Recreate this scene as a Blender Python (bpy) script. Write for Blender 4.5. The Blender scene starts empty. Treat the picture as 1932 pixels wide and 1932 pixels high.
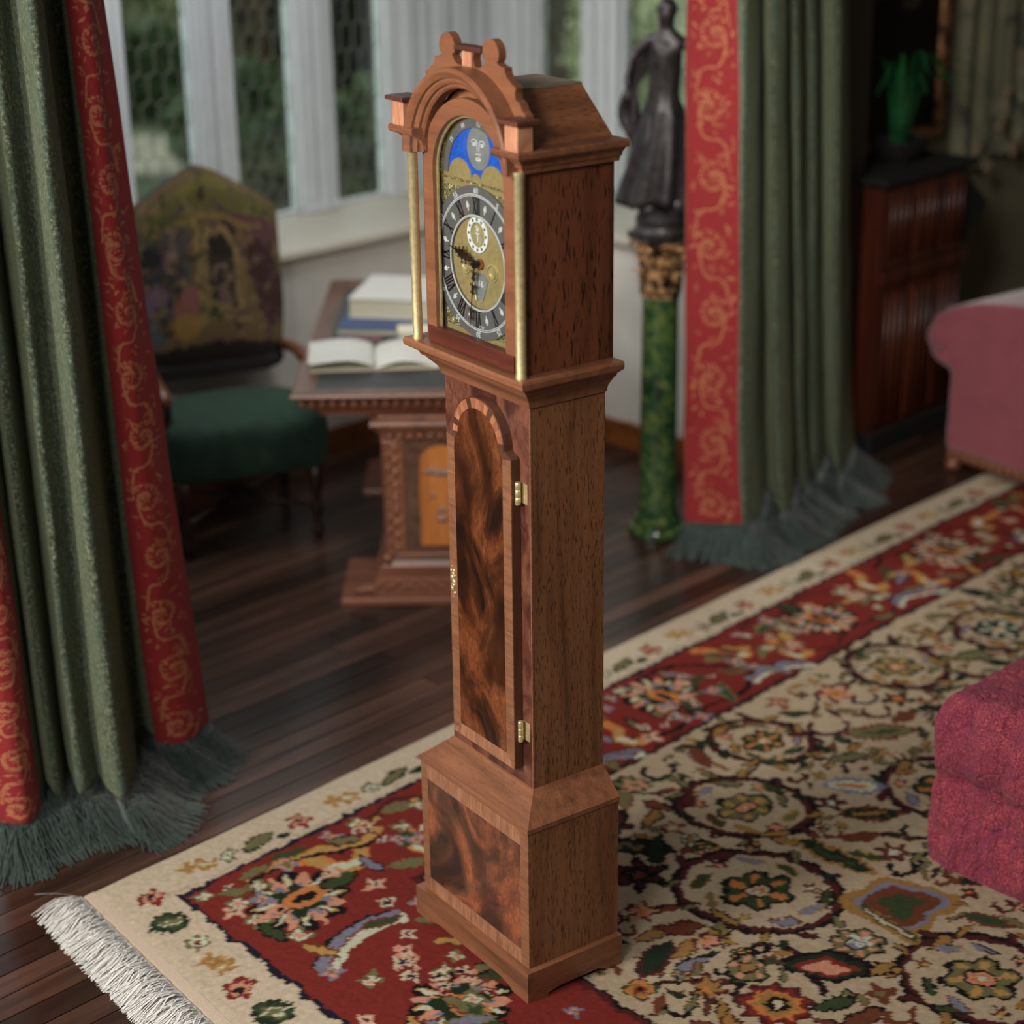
import bpy, bmesh, math, random
import numpy as np
from mathutils import Vector, Matrix, noise as mn
random.seed(7); np.random.seed(7)
SC = bpy.context.scene
COL = SC.collection
PI = math.pi

# ------------------------------------------------------------------ camera
F_PX, PITCH, ROLL, CAM_Z = 3523.68, 0.3660, 0.0135, 2.5276
cd = bpy.data.cameras.new('camera'); cam = bpy.data.objects.new('camera', cd); COL.objects.link(cam)
cd.sensor_width = 36; cd.lens = 36 * F_PX / 1932
fw = Vector((0, math.cos(PITCH), -math.sin(PITCH))); rt = Vector((1, 0, 0)); up = Vector((0, math.sin(PITCH), math.cos(PITCH)))
cr, sr = math.cos(ROLL), math.sin(ROLL)
r2 = cr * rt - sr * up; u2 = sr * rt + cr * up
m4 = Matrix.Identity(4)
for i in range(3):
    m4[i][0], m4[i][1], m4[i][2] = r2[i], u2[i], -fw[i]
m4[2][3] = CAM_Z
cam.matrix_world = m4
cd.clip_end = 200
cd.dof.use_dof = True; cd.dof.focus_distance = 4.05; cd.dof.aperture_fstop = 1.6
SC.camera = cam

# ------------------------------------------------------------------ light and exposure
SC.view_settings.view_transform = 'Standard'; SC.view_settings.look = 'None'
SC.view_settings.gamma = 1; SC.view_settings.use_curve_mapping = False
SC.view_settings.exposure = -0.12
W = bpy.data.worlds.new('daylight'); SC.world = W; W.use_nodes = True
bg = W.node_tree.nodes['Background']; bg.inputs[0].default_value = (0.88, 0.94, 1.0, 1); bg.inputs[1].default_value = 1.35
def area(name, loc, target, size, power, color):
    l = bpy.data.lights.new(name, 'AREA'); l.energy = power; l.size = size; l.color = color
    o = bpy.data.objects.new(name, l); COL.objects.link(o); o.location = loc
    o.rotation_euler = (Vector(target) - Vector(loc)).to_track_quat('-Z', 'Y').to_euler()
    return o
area('room_light_key', (-3.3, 1.5, 2.9), (0.3, 4.8, 0.7), 0.8, 235, (1.0, 0.95, 0.89))
area('room_light_front', (-1.1, 0.7, 3.0), (0.9, 5.8, 0.8), 0.8, 105, (1.0, 0.95, 0.89))
area('bay_fill_light', (-0.75, 6.4, 2.8), (-0.45, 7.1, 0.4), 1.1, 38, (0.96, 0.98, 1.0))  # added fill that brightens the bay in place of window daylight
rl_ = area('fill_light_right', (0.2, 3.6, 3.05), (1.0, 6.3, 0.9), 0.6, 22, (1.0, 0.96, 0.90)); rl_.data.spread = math.radians(75)  # unseen fill added to brighten the right curtain

# ------------------------------------------------------------------ frames of reference
COR = (-1.057, 3.981); DX, DY = 0.70926, 0.70495      # rug corner and the long direction of the rug
def RW(s, t, z=0.0):
    "room frame: s along the rug's long edge, t from the bay towards the room"
    return (COR[0] + s * DX + t * DY, COR[1] + s * DY - t * DX, z)

# ------------------------------------------------------------------ helpers
def rgb(r, g, b):
    f = lambda c: ((c / 255 + 0.055) / 1.055) ** 2.4 if c > 10 else c / 255 / 12.92
    return (f(r), f(g), f(b), 1)

class MB:
    def __init__(s): s.v = []; s.f = []
    def add(s, vs, fs):
        n = len(s.v); s.v += [tuple(v) for v in vs]; s.f += [tuple(i + n for i in f) for f in fs]; return s
    def box(s, x0, x1, y0, y1, z0, z1, tf=None):
        vs = [(x, y, z) for x in (x0, x1) for y in (y0, y1) for z in (z0, z1)]
        if tf: vs = [tf(*v) for v in vs]
        return s.add(vs, [(0, 1, 3, 2), (4, 6, 7, 5), (0, 4, 5, 1), (2, 3, 7, 6), (0, 2, 6, 4), (1, 5, 7, 3)])
    def cbox(s, c, d, rz=0):
        ca, sa = math.cos(rz), math.sin(rz)
        def tf(x, y, z): return (c[0] + x * ca - y * sa, c[1] + x * sa + y * ca, c[2] + z)
        return s.box(-d[0] / 2, d[0] / 2, -d[1] / 2, d[1] / 2, -d[2] / 2, d[2] / 2, tf)
    def prism(s, pts, a, b, ax='y'):
        "pts in the plane (x,z) extruded over y from a to b (or the plane given by ax)"
        n = len(pts)
        def P(p, k):
            if ax == 'y': return (p[0], k, p[1])
            if ax == 'x': return (k, p[0], p[1])
            return (p[0], p[1], k)
        vs = [P(p, a) for p in pts] + [P(p, b) for p in pts]
        fs = [tuple(range(n)), tuple(range(2 * n - 1, n - 1, -1))] + [(i, (i + 1) % n, n + (i + 1) % n, n + i) for i in range(n)]
        return s.add(vs, fs)
    def grid(s, rows, closed_u=False):
        nr, nc = len(rows), len(rows[0]); vs = [p for r in rows for p in r]; fs = []
        for i in range(nr - 1):
            for j in range(nc if closed_u else nc - 1):
                k = (j + 1) % nc
                fs.append((i * nc + j, i * nc + k, (i + 1) * nc + k, (i + 1) * nc + j))
        return s.add(vs, fs)
    def lathe(s, prof, n=24, c=(0, 0), cap=True, sq=1.0):
        rows = [[(c[0] + r * math.cos(2 * PI * j / n), c[1] + r * sq * math.sin(2 * PI * j / n), z) for j in range(n)] for r, z in prof]
        s.grid(rows, True)
        if cap:
            b = len(s.v) - n; a = len(s.v) - n * len(prof)
            s.f.append(tuple(range(a, a + n))); s.f.append(tuple(range(b, b + n)))
        return s
    def tube(s, pts, rad, n=8, cap=True):
        pts = [Vector(p) for p in pts]; m = len(pts)
        R = rad if isinstance(rad, (list, tuple)) else [rad] * m
        rows = []; ref = Vector((0, 0, 1))
        for i in range(m):
            t = (pts[min(i + 1, m - 1)] - pts[max(i - 1, 0)])
            t = t.normalized() if t.length > 1e-9 else Vector((0, 0, 1))
            a = t.cross(ref if abs(t.dot(ref)) < .95 else Vector((1, 0, 0))).normalized(); b = t.cross(a)
            rows.append([tuple(pts[i] + (a * math.cos(2 * PI * j / n) + b * math.sin(2 * PI * j / n)) * R[i]) for j in range(n)])
        k0 = len(s.v); s.grid(rows, True)
        if cap:
            s.f.append(tuple(range(k0, k0 + n))); s.f.append(tuple(range(k0 + n * (m - 1), k0 + n * m)))
        return s
    def ball(s, c, r, nu=12, nv=8, sz=(1, 1, 1)):
        rows = []
        for i in range(nv + 1):
            a = -PI / 2 + PI * i / nv; q = max(math.cos(a), 1e-3)
            rows.append([(c[0] + r * sz[0] * q * math.cos(2 * PI * j / nu), c[1] + r * sz[1] * q * math.sin(2 * PI * j / nu), c[2] + r * sz[2] * math.sin(a)) for j in range(nu)])
        return s.grid(rows, True)
    def tf(s, fn): s.v = [tuple(fn(*v)) for v in s.v]; return s
    def build(s, name, mat, parent=None, smooth=False, bevel=0, sub=0, label=None, kind=None, recalc=True):
        me = bpy.data.meshes.new(name); me.from_pydata(s.v, [], s.f); me.update()
        if recalc:
            bm = bmesh.new(); bm.from_mesh(me); bmesh.ops.recalc_face_normals(bm, faces=bm.faces); bm.to_mesh(me); bm.free()
        o = bpy.data.objects.new(name, me); COL.objects.link(o)
        if mat: me.materials.append(mat)
        if parent: o.parent = parent
        if smooth: me.polygons.foreach_set('use_smooth', [True] * len(me.polygons))
        if bevel:
            b = o.modifiers.new('bevel', 'BEVEL'); b.width = bevel; b.segments = 2; b.limit_method = 'ANGLE'
        if sub:
            b = o.modifiers.new('sub', 'SUBSURF'); b.levels = sub; b.render_levels = sub
        if label: o['label'] = label
        if kind: o['kind'] = kind
        return o
def sm_angle(o, ang=35):
    me = o.data; me.polygons.foreach_set('use_smooth', [True] * len(me.polygons))
    try: me.set_sharp_from_angle(angle=math.radians(ang))
    except Exception: pass
    return o
def empty(name, loc, rz, label, cat, group=None):
    o = bpy.data.objects.new(name, None); COL.objects.link(o); o.location = loc; o.rotation_euler = (0, 0, rz)
    o.empty_display_size = .1; o['label'] = label; o['category'] = cat
    if group: o['group'] = group
    return o
def tag(o, label, cat, group=None):
    o['label'] = label; o['category'] = cat
    if group: o['group'] = group
    return o
def struct(o): o['kind'] = 'structure'; return o
def lerp(a, b, k): return a + (b - a) * k
def crom(pts, n):
    "Catmull-Rom through pts, n samples"
    P = [Vector(p) for p in pts]; P = [P[0] * 2 - P[1]] + P + [P[-1] * 2 - P[-2]]; out = []; m = len(pts) - 1
    for i in range(n):
        x = i / (n - 1) * m; k = min(int(x), m - 1); t = x - k
        a, b, c, d = P[k:k + 4]
        out.append(0.5 * ((2 * b) + (c - a) * t + (2 * a - 5 * b + 4 * c - d) * t * t + (3 * b - a - 3 * c + d) * t ** 3))
    return out

# ------------------------------------------------------------------ materials
class NT:
    def __init__(s, name):
        s.m = bpy.data.materials.new(name); s.m.use_nodes = True; s.t = s.m.node_tree; s.b = s.t.nodes['Principled BSDF']
        s.co = None
    def n(s, typ, **kw):
        x = s.t.nodes.new(typ)
        for k, v in kw.items():
            if k.startswith('i_'):
                key = k[2:].replace('_', ' '); x.inputs[key].default_value = v
            else: setattr(x, k, v)
        return x
    def l(s, a, b): s.t.links.new(a, b)
    def coord(s, scale=(1, 1, 1), rot=(0, 0, 0), loc=(0, 0, 0), kind='Object'):
        if not s.co: s.co = s.n('ShaderNodeTexCoord')
        mp = s.n('ShaderNodeMapping'); mp.inputs['Scale'].default_value = scale; mp.inputs['Rotation'].default_value = rot; mp.inputs['Location'].default_value = loc
        s.l(s.co.outputs[kind], mp.inputs[0]); return mp.outputs[0]
    def noise(s, vec, scale, detail=4, rough=.55, dist=0):
        x = s.n('ShaderNodeTexNoise'); x.inputs['Scale'].default_value = scale; x.inputs['Detail'].default_value = detail
        x.inputs['Roughness'].default_value = rough; x.inputs['Distortion'].default_value = dist
        if vec: s.l(vec, x.inputs['Vector'])
        return x.outputs[0]
    def ramp(s, fac, stops, interp='LINEAR'):
        r = s.n('ShaderNodeValToRGB'); r.color_ramp.interpolation = interp; e = r.color_ramp.elements
        while len(e) < len(stops): e.new(0.5)
        for el, (p, c) in zip(e, stops): el.position = p; el.color = c
        s.l(fac, r.inputs[0]); return r.outputs[0]
    def mix(s, fac, a, b, mode='MIX'):
        x = s.n('ShaderNodeMix', data_type='RGBA', blend_type=mode)
        for sock, v in ((x.inputs[0], fac), (x.inputs[6], a), (x.inputs[7], b)):
            if hasattr(v, 'is_output') or isinstance(v, bpy.types.NodeSocket): s.l(v, sock)
            else: sock.default_value = v
        return x.outputs[2]
    def bump(s, h, strength=.3, dist=.002, prev=None):
        b = s.n('ShaderNodeBump'); b.inputs['Strength'].default_value = strength; b.inputs['Distance'].default_value = dist
        s.l(h, b.inputs['Height'])
        if prev: s.l(prev, b.inputs['Normal'])
        s.l(b.outputs[0], s.b.inputs['Normal']); return b.outputs[0]
    def set(s, **kw):
        for k, v in kw.items():
            key = k.replace('_', ' ')
            if isinstance(v, bpy.types.NodeSocket): s.l(v, s.b.inputs[key])
            else: s.b.inputs[key].default_value = v
        return s
G0, G1 = (0, 0, 0, 1), (1, 1, 1, 1)
def simple(name, col, rough=.5, metal=0, noise_amt=.12, nscale=40, bumpd=0, **kw):
    t = NT(name); v = t.coord(); f = t.noise(v, nscale)
    c2 = tuple(c * (1 - noise_amt * 2) for c in col[:3]) + (1,); c3 = tuple(min(1, c * (1 + noise_amt)) for c in col[:3]) + (1,)
    t.set(Base_Color=t.ramp(f, [(.3, c2), (.7, c3)]), Roughness=rough, Metallic=metal)
    if bumpd: t.bump(f, .5, bumpd)
    for k, val in kw.items(): t.set(**{k: val})
    return t.m
def wood(name, cd_, cm, cl, axis=2, rough=.42, band=26, pore=.5, pcol=None, pscale=1.0, rings=0.0, rnd=False, gloss=0):
    t = NT(name)
    st = [1, 1, 1]; st[axis] = .07
    v = t.coord(scale=st)
    if rnd:
        oi = t.n('ShaderNodeObjectInfo'); ad = t.n('ShaderNodeVectorMath', operation='ADD'); cmb = t.n('ShaderNodeVectorMath', operation='SCALE')
        cmb.inputs[0].default_value = (37, 53, 11); t.l(oi.outputs['Random'], cmb.inputs['Scale']); t.l(v, ad.inputs[0]); t.l(cmb.outputs[0], ad.inputs[1]); v = ad.outputs[0]
    f = t.noise(v, band, 5, .6, .6)
    c = t.ramp(f, [(.25, cd_), (.5, cm), (.75, cl)])
    ps = [1, 1, 1]; ps[axis] = .16
    v2 = t.coord(scale=ps)
    p = t.noise(v2, 300 * pscale, 2, .5)
    pm = t.ramp(p, [(.56, G0), (.66, G1)])
    pf = t.n('ShaderNodeMath', operation='MULTIPLY'); pf.inputs[1].default_value = pore; t.l(pm, pf.inputs[0])
    c = t.mix(pf.outputs[0], c, pcol or tuple(x * .35 for x in cd_[:3]) + (1,))
    if rnd:
        vm = t.n('ShaderNodeMapRange'); vm.inputs[3].default_value = .35; vm.inputs[4].default_value = 1.75; t.l(oi.outputs['Random'], vm.inputs[0])
        hs = t.n('ShaderNodeHueSaturation'); t.l(vm.outputs[0], hs.inputs['Value']); t.l(c, hs.inputs['Color']); c = hs.outputs[0]
    t.set(Base_Color=c, Roughness=rough)
    if gloss: t.set(Coat_Weight=gloss, Coat_Roughness=.15)
    b = t.bump(p, -.35 * pore, .001); t.bump(f, .12, .002, b)
    return t.m
def burl(name, dark, mid, lite, scale=7, off=(0, 0, 0), rough=.3, vz=.62):
    t = NT(name); v = t.coord(scale=(1, 1, vz), loc=off)
    w = t.noise(v, scale * .8, 3, .5, 1.2)
    a = t.noise(v, scale, 6, .58, 1.3)
    c = t.ramp(a, [(.34, dark), (.47, mid), (.60, lite), (.72, mid)])
    fine = t.noise(t.coord(scale=(1, 1, .35)), 160, 4, .6, .8)
    c = t.mix(t.ramp(fine, [(.35, G0), (.7, (.55, .55, .55, 1))]), c, dark)
    c = t.mix(t.ramp(w, [(.45, G0), (.65, (.8, .8, .8, 1))]), c, dark)
    t.set(Base_Color=c, Roughness=rough, Coat_Weight=.25, Coat_Roughness=.2)
    t.bump(fine, .1, .001); return t.m
def xband(name, axis, a, b):
    "crossbanding: short grain running across the strip; stripes change along `axis`"
    t = NT(name); st = [.12, .12, .12]; st[axis] = 1
    f = t.noise(t.coord(scale=st), 130, 4, .6, .3)
    g = t.noise(t.coord(), 20, 3)
    c = t.ramp(f, [(.3, a), (.62, b)]); c = t.mix(t.ramp(g, [(.4, G0), (.7, (.4, .4, .4, 1))]), c, a)
    t.set(Base_Color=c, Roughness=.42); t.bump(f, .15, .001); return t.m

M_side = wood('walnut_side', rgb(80, 49, 31), rgb(122, 80, 52), rgb(140, 96, 64), 2, pore=.8, pscale=.9, pcol=rgb(50, 30, 18))
M_hood = wood('mottled_hood_side', rgb(74, 37, 22), rgb(104, 58, 37), rgb(120, 70, 46), 2, band=14, pore=.95, pscale=.62, pcol=rgb(36, 17, 10))
M_mould = wood('walnut_moulding', rgb(88, 54, 36), rgb(122, 78, 54), rgb(140, 92, 64), 0, pore=.3, band=40)
M_mouldY = wood('walnut_moulding_side', rgb(88, 54, 36), rgb(122, 78, 54), rgb(140, 92, 64), 1, pore=.3, band=40)
M_arch = wood('arch_mahogany', rgb(98, 60, 40), rgb(124, 79, 54), rgb(138, 90, 64), 0, pore=.2, band=22)
M_roof = wood('roof_walnut', rgb(84, 50, 30), rgb(132, 84, 54), rgb(156, 104, 70), 1, pore=.55, band=24)
M_rtop = simple('roof_top_dusty', rgb(112, 100, 84), .6, 0, .12, 60)
M_dkw = wood('dark_reddish_rail', rgb(58, 24, 18), rgb(86, 38, 28), rgb(104, 50, 36), 0, pore=.4)
M_ped = xband('pedestal_pale_wood', 0, rgb(150, 98, 72), rgb(196, 140, 108))
M_cap = wood('dark_cap_wood', rgb(56, 28, 22), rgb(84, 46, 36), rgb(100, 58, 44), 0, pore=.3)
M_burlF = burl('trunk_frame_burl', rgb(58, 30, 24), rgb(104, 62, 48), rgb(126, 80, 62), 16)
M_burlD = burl('door_panel_burl', rgb(30, 14, 8), rgb(88, 46, 24), rgb(134, 76, 44), 8, (3, 1, 5.3), .26)
M_burlB = burl('base_panel_burl', rgb(46, 33, 28), rgb(104, 64, 45), rgb(166, 94, 62), 6, (4.3, 2, 1.9), .38, 1.0)
M_xbV = xband('crossband_vertical_run', 2, rgb(106, 68, 48), rgb(140, 95, 68))
M_xbH = xband('crossband_horizontal_run', 0, rgb(112, 72, 51), rgb(164, 116, 88))
M_edge = wood('door_edge_dark', rgb(60, 34, 24), rgb(86, 52, 38), rgb(100, 62, 46), 2, pore=.2)
def brass(name, col, rough=.28, bscale=0, bd=.001, metal=1):
    t = NT(name); f = t.noise(t.coord(), 90, 3)
    t.set(Base_Color=t.ramp(f, [(.3, tuple(c * .75 for c in col[:3]) + (1,)), (.7, col)]), Metallic=metal, Roughness=rough)
    if bscale: t.bump(t.noise(t.coord(), bscale, 2), .5, bd)
    return t.m
M_brass = brass('brass', rgb(240, 222, 170), .36, 0, .001, .75)
M_brassD = brass('matte_brass', rgb(176, 152, 104), .5, 400, .0005, .45)
def filigree():
    t = NT('gilt_filigree'); v = t.coord(scale=(1, 1, 1))
    w = t.noise(v, 70, 2); ad = t.n('ShaderNodeMix', data_type='VECTOR'); ad.inputs[0].default_value = .06
    nz = t.n('ShaderNodeTexNoise'); nz.inputs['Scale'].default_value = 60; t.l(v, nz.inputs['Vector'])
    t.l(v, ad.inputs[4]); t.l(nz.outputs['Color'], ad.inputs[5])
    vo = t.n('ShaderNodeTexVoronoi', feature='DISTANCE_TO_EDGE'); vo.inputs['Scale'].default_value = 150; t.l(ad.outputs[1], vo.inputs['Vector'])
    c = t.ramp(vo.outputs['Distance'], [(.06, rgb(84, 58, 22)), (.19, rgb(255, 240, 180))])
    t.set(Base_Color=c, Metallic=.45, Roughness=.3); t.bump(t.ramp(vo.outputs['Distance'], [(.02, G0), (.3, G1)]), 1, .003); return t.m
M_fili = filigree()
M_ring = simple('pewter_ring', rgb(104, 100, 102), .5, .35, .1, 200)
M_white = simple('white_enamel', rgb(214, 212, 212), .5, 0, .04)
M_black = simple('black_paint', rgb(16, 14, 14), .35, 0, .1)
M_blue = simple('moon_blue', rgb(22, 84, 190), .35, 0, .18, 120)
M_moon = simple('moon_grey', rgb(128, 126, 130), .5, .2, .08)
M_glass = NT('clear_glass')
def glassify(t, tint=(.97, 1, .99, 1), gl=.10):
    tr = t.n('ShaderNodeBsdfTransparent'); tr.inputs[0].default_value = tint
    g = t.n('ShaderNodeBsdfGlossy'); g.inputs['Roughness'].default_value = .03
    mx = t.n('ShaderNodeMixShader'); mx.inputs[0].default_value = gl
    t.l(tr.outputs[0], mx.inputs[1]); t.l(g.outputs[0], mx.inputs[2]); out = t.t.nodes['Material Output']; t.l(mx.outputs[0], out.inputs[0]); return t.m
M_glass = glassify(M_glass, gl=.05)
M_wglass = glassify(NT('window_glass'), (.9, .95, .9, 1), .06)

# painted point colours
M_paintmat = {}
def painted(name, rough=.95, sheen=.0, nb=900, bd=.0015, mott=.12):
    t = NT(name); a = t.n('ShaderNodeVertexColor', layer_name='paint')
    f = t.noise(t.coord(), nb, 3, .7); g = t.noise(t.coord(), 60, 3)
    c = t.mix(1.0, a.outputs[0], t.ramp(f, [(.25, (1 - mott * 3,) * 3 + (1,)), (.7, G1)]), 'MULTIPLY')
    c = t.mix(1.0, c, t.ramp(g, [(.3, (.85, .85, .85, 1)), (.7, G1)]), 'MULTIPLY')
    t.set(Base_Color=c, Roughness=rough, Sheen_Weight=sheen, Specular_IOR_Level=.1)
    t.bump(f, .6, bd); return t.m

# ------------------------------------------------------------------ a small painter for woven patterns
class Paint:
    def __init__(s, x0, x1, y0, y1, step, base, warp=.0, wl=.02):
        s.x0, s.y0, s.st = x0, y0, step
        s.nx = int((x1 - x0) / step) + 1; s.ny = int((y1 - y0) / step) + 1
        s.X, s.Y = np.meshgrid(x0 + np.arange(s.nx) * step, y0 + np.arange(s.ny) * step, indexing='ij')
        rs = np.random.RandomState(3)
        def nz(sc):
            gx, gy = int((x1 - x0) / sc) + 3, int((y1 - y0) / sc) + 3; g = rs.rand(gx, gy) - .5
            fx = (s.X - x0) / sc; fy = (s.Y - y0) / sc; ix = fx.astype(int); iy = fy.astype(int); u = fx - ix; v = fy - iy
            return (g[ix, iy] * (1 - u) * (1 - v) + g[ix + 1, iy] * u * (1 - v) + g[ix, iy + 1] * (1 - u) * v + g[ix + 1, iy + 1] * u * v)
        s.nz = nz
        s.warp0 = (warp, wl); s.WX = s.X + warp * (nz(wl) + .8 * nz(wl * .4)); s.WY = s.Y + warp * (nz(wl) + .8 * nz(wl * .4))
        s.C = np.zeros((s.nx, s.ny, 3)); s.C[:] = base[:3]
    def win(s, cx, cy, r):
        i0 = max(0, int((cx - r - s.x0) / s.st)); i1 = min(s.nx, int((cx + r - s.x0) / s.st) + 2)
        j0 = max(0, int((cy - r - s.y0) / s.st)); j1 = min(s.ny, int((cy + r - s.y0) / s.st) + 2)
        return (slice(i0, i1), slice(j0, j1)) if i1 > i0 and j1 > j0 else None
    def loc(s, cx, cy, r, rot):
        w = s.win(cx, cy, r * 1.15 + .02 + getattr(s, 'pad', 0))
        if w is None: return None
        x = s.WX[w] - cx; y = s.WY[w] - cy; c, n = math.cos(rot), math.sin(rot)
        return w, x * c + y * n, -x * n + y * c
    def put(s, w, m, col):
        s.C[w][m] = col[:3]
    def rect(s, x0, x1, y0, y1, col): m = (s.WX > x0) & (s.WX < x1) & (s.WY > y0) & (s.WY < y1); s.C[m] = col[:3]
    def ell(s, cx, cy, a, b, rot, col):
        q = s.loc(cx, cy, max(a, b), rot)
        if q: s.put(q[0], (q[1] / a) ** 2 + (q[2] / b) ** 2 < 1, col)
    def ring(s, cx, cy, a, b, rot, wd, col, a0=0, a1=2 * PI):
        q = s.loc(cx, cy, max(a, b) + wd, rot)
        if not q: return
        w, x, y = q; r = np.hypot(x / a, y / b); th = np.arctan2(y, x) % (2 * PI)
        s.put(w, (np.abs(r - 1) < wd / min(a, b)) & (th >= a0) & (th <= a1), col)
    def flower(s, cx, cy, r, n, cols, rot=0, depth=.25):
        q = s.loc(cx, cy, r, rot)
        if not q: return
        w, x, y = q; rr = np.hypot(x, y) / r; th = np.arctan2(y, x)
        for k, c in enumerate(cols):
            f = 1 - k / len(cols)
            lim = f * (1 - depth + depth * np.cos(n * th + k * .7))
            s.put(w, rr < lim, c)
    def leaf(s, cx, cy, L, wd, rot, cols, teeth=5, curve=0):
        q = s.loc(cx, cy, L, rot)
        if not q: return
        w, x, y = q; u = x / L; y = y - curve * (1 - u * u) * L
        for k, c in enumerate(cols):
            f = 1 - .38 * k
            h = wd * f * np.clip(1 - u * u, 0, 1) ** .8 * (1 + .35 * np.abs(((u * teeth) % 1) - .5) * 2 - .2)
            s.put(w, (np.abs(y) < h) & (np.abs(u) < f ** .5), c)
    def stroke(s, pts, wd, col):
        P = crom([(p[0], p[1], 0) for p in pts], 10 * len(pts))
        for p in P: s.ell(p.x, p.y, wd, wd, 0, col)
    def palmette(s, cx, cy, r, rot, out, body, ray, core, n=7):
        q = s.loc(cx, cy, r, rot)
        if not q: return
        w, x, y = q; rr = np.hypot(x, y * 1.15) / r; th = np.arctan2(y, x)
        lim = .78 + .22 * np.abs(np.cos(n * th / 2))
        s.put(w, rr < lim, out); s.put(w, rr < lim - .13, body)
        s.put(w, (rr < lim - .2) & (np.cos(n * th) > .55) & (rr > .35), ray)
        s.put(w, rr < .38, out); s.put(w, rr < .30, core)

def paint_grid(name, P, mapf, mat, parent=None, flipn=False, mask=None, kind=None):
    nx, ny = P.nx, P.ny
    pts = mapf(P.X, P.Y)                       # three arrays
    co = np.stack([a.ravel() for a in pts], 1).astype(np.float32)
    idx = np.arange(nx * ny).reshape(nx, ny)
    a, b, c, d = idx[:-1, :-1], idx[1:, :-1], idx[1:, 1:], idx[:-1, 1:]
    q = np.stack([a, b, c, d] if not flipn else [a, d, c, b], -1).reshape(-1, 4)
    me = bpy.data.meshes.new(name); me.vertices.add(len(co)); me.vertices.foreach_set('co', co.ravel())
    me.loops.add(q.size); me.loops.foreach_set('vertex_index', q.ravel().astype(np.int32))
    me.polygons.add(len(q)); me.polygons.foreach_set('loop_start', (np.arange(len(q)) * 4).astype(np.int32))
    try: me.polygons.foreach_set('loop_total', np.full(len(q), 4, np.int32))
    except Exception: pass
    me.update(calc_edges=True)
    at = me.color_attributes.new('paint', 'FLOAT_COLOR', 'POINT')
    at.data.foreach_set('color', np.concatenate([P.C.reshape(-1, 3), np.ones((nx * ny, 1))], 1).astype(np.float32).ravel())
    me.polygons.foreach_set('use_smooth', [True] * len(q)); me.materials.append(mat)
    o = bpy.data.objects.new(name, me); COL.objects.link(o)
    if parent: o.parent = parent
    if kind: o['kind'] = kind
    return o

# ================================================================== THE SETTING
M_slab = simple('floor_gap', rgb(20, 12, 8), .9)
M_plank = wood('plank_dark_oak', rgb(30, 20, 16), rgb(56, 37, 29), rgb(76, 53, 42), 0, rough=.30, band=18, pore=.3, rnd=True, pscale=.4)
M_white = M_white
M_paintw = simple('white_paint', rgb(196, 199, 200), .45, 0, .03, 8)
M_wallw = simple('white_wall', rgb(200, 195, 186), .6, 0, .04, 6)
M_ledge = simple('ledge_stone', rgb(176, 168, 154), .5, 0, .04, 5)
M_bb = wood('skirting_brown', rgb(80, 42, 16), rgb(118, 66, 28), rgb(140, 84, 38), 0, pore=.2)
M_olive = simple('olive_plaster', rgb(120, 112, 92), .85, 0, .08, 5)
M_lead = simple('lead_came', rgb(96, 94, 80), .6, 0, .1)
M_shade = wood('shade_dark_wood', rgb(14, 8, 6), rgb(24, 14, 10), rgb(34, 20, 14), 2, pore=.2)  # near-black: the shade beside the right curtain is put into this colour

def rbox(mb, s0, s1, t0, t1, z0, z1): return mb.box(s0, s1, t0, t1, z0, z1, lambda a, b, c: RW(a, b, c))
floor = struct(rbox(MB(), -4.3, 6.7, -2.7, 4.8, -.06, -.013).build('floor', M_slab))
lens = (1.05, 1.35, 1.6, 1.9); pmesh = []
for L in lens:
    m = MB().box(0, L - .004, 0, .0715, -.0125, 0); me = bpy.data.meshes.new('plank'); me.from_pydata(m.v, [], m.f); me.update(); me.materials.append(M_plank); pmesh.append(me)
rr = random.Random(5); np_ = 0
for row in range(0, 46):
    t = -2.12 + row * .0755
    s = -2.2 + rr.random() * 1.0; s1 = 5.6 if t < .02 else .30
    if -.02 < t: s = -1.5 + rr.random() * .6
    while s < s1 and np_ < 298:
        k = rr.randrange(4)
        if t < .02 and s < -.9 and t < -.8: s += lens[k]; continue
        o = bpy.data.objects.new('plank', pmesh[k]); COL.objects.link(o); o.parent = floor
        o.location = RW(s, t + .0715, 0); o.rotation_euler = (0, 0, math.atan2(DY, DX)); np_ += 1
        s += lens[k]

# bay: lower walls, deep ledge, skirting
w = MB(); rbox(w, -.3, 3.465, -2.70, -2.12, -.013, .835)
wall_back = struct(w.build('wall_back', M_wallw))
w = MB(); rbox(w, 3.465, 4.06, -2.70, -.66, -.013, .835)
wall_right = struct(w.build('wall_right', M_wallw))
w = MB()
prof = [(0, .835), (.012, .835), (.03, .845), (.036, .862), (.03, .880), (.014, .886), (0, .886)]
# ledge top with a rounded nose, mitred round the inner corner
rows = []
for e, z in prof: rows.append([RW(-.3, -2.12 + e, z), RW(3.465 - e, -2.12 + e, z), RW(3.465 - e, -.66, z)])
w.grid(rows)
rbox(w, -.3, 3.465, -2.66, -2.12, .836, .886); rbox(w, 3.465, 4.02, -2.66, -.66, .836, .886)
struct(w.build('trim_1', M_ledge))
w = MB(); rbox(w, -.3, 3.465, -2.12, -2.10, -.012, .105); rbox(w, 3.441, 3.465, -2.10, -.66, -.012, .105)
rbox(w, -.3, 3.447, -2.10, -2.108, .105, .118)
struct(w.build('baseboard_back', M_bb))
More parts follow.
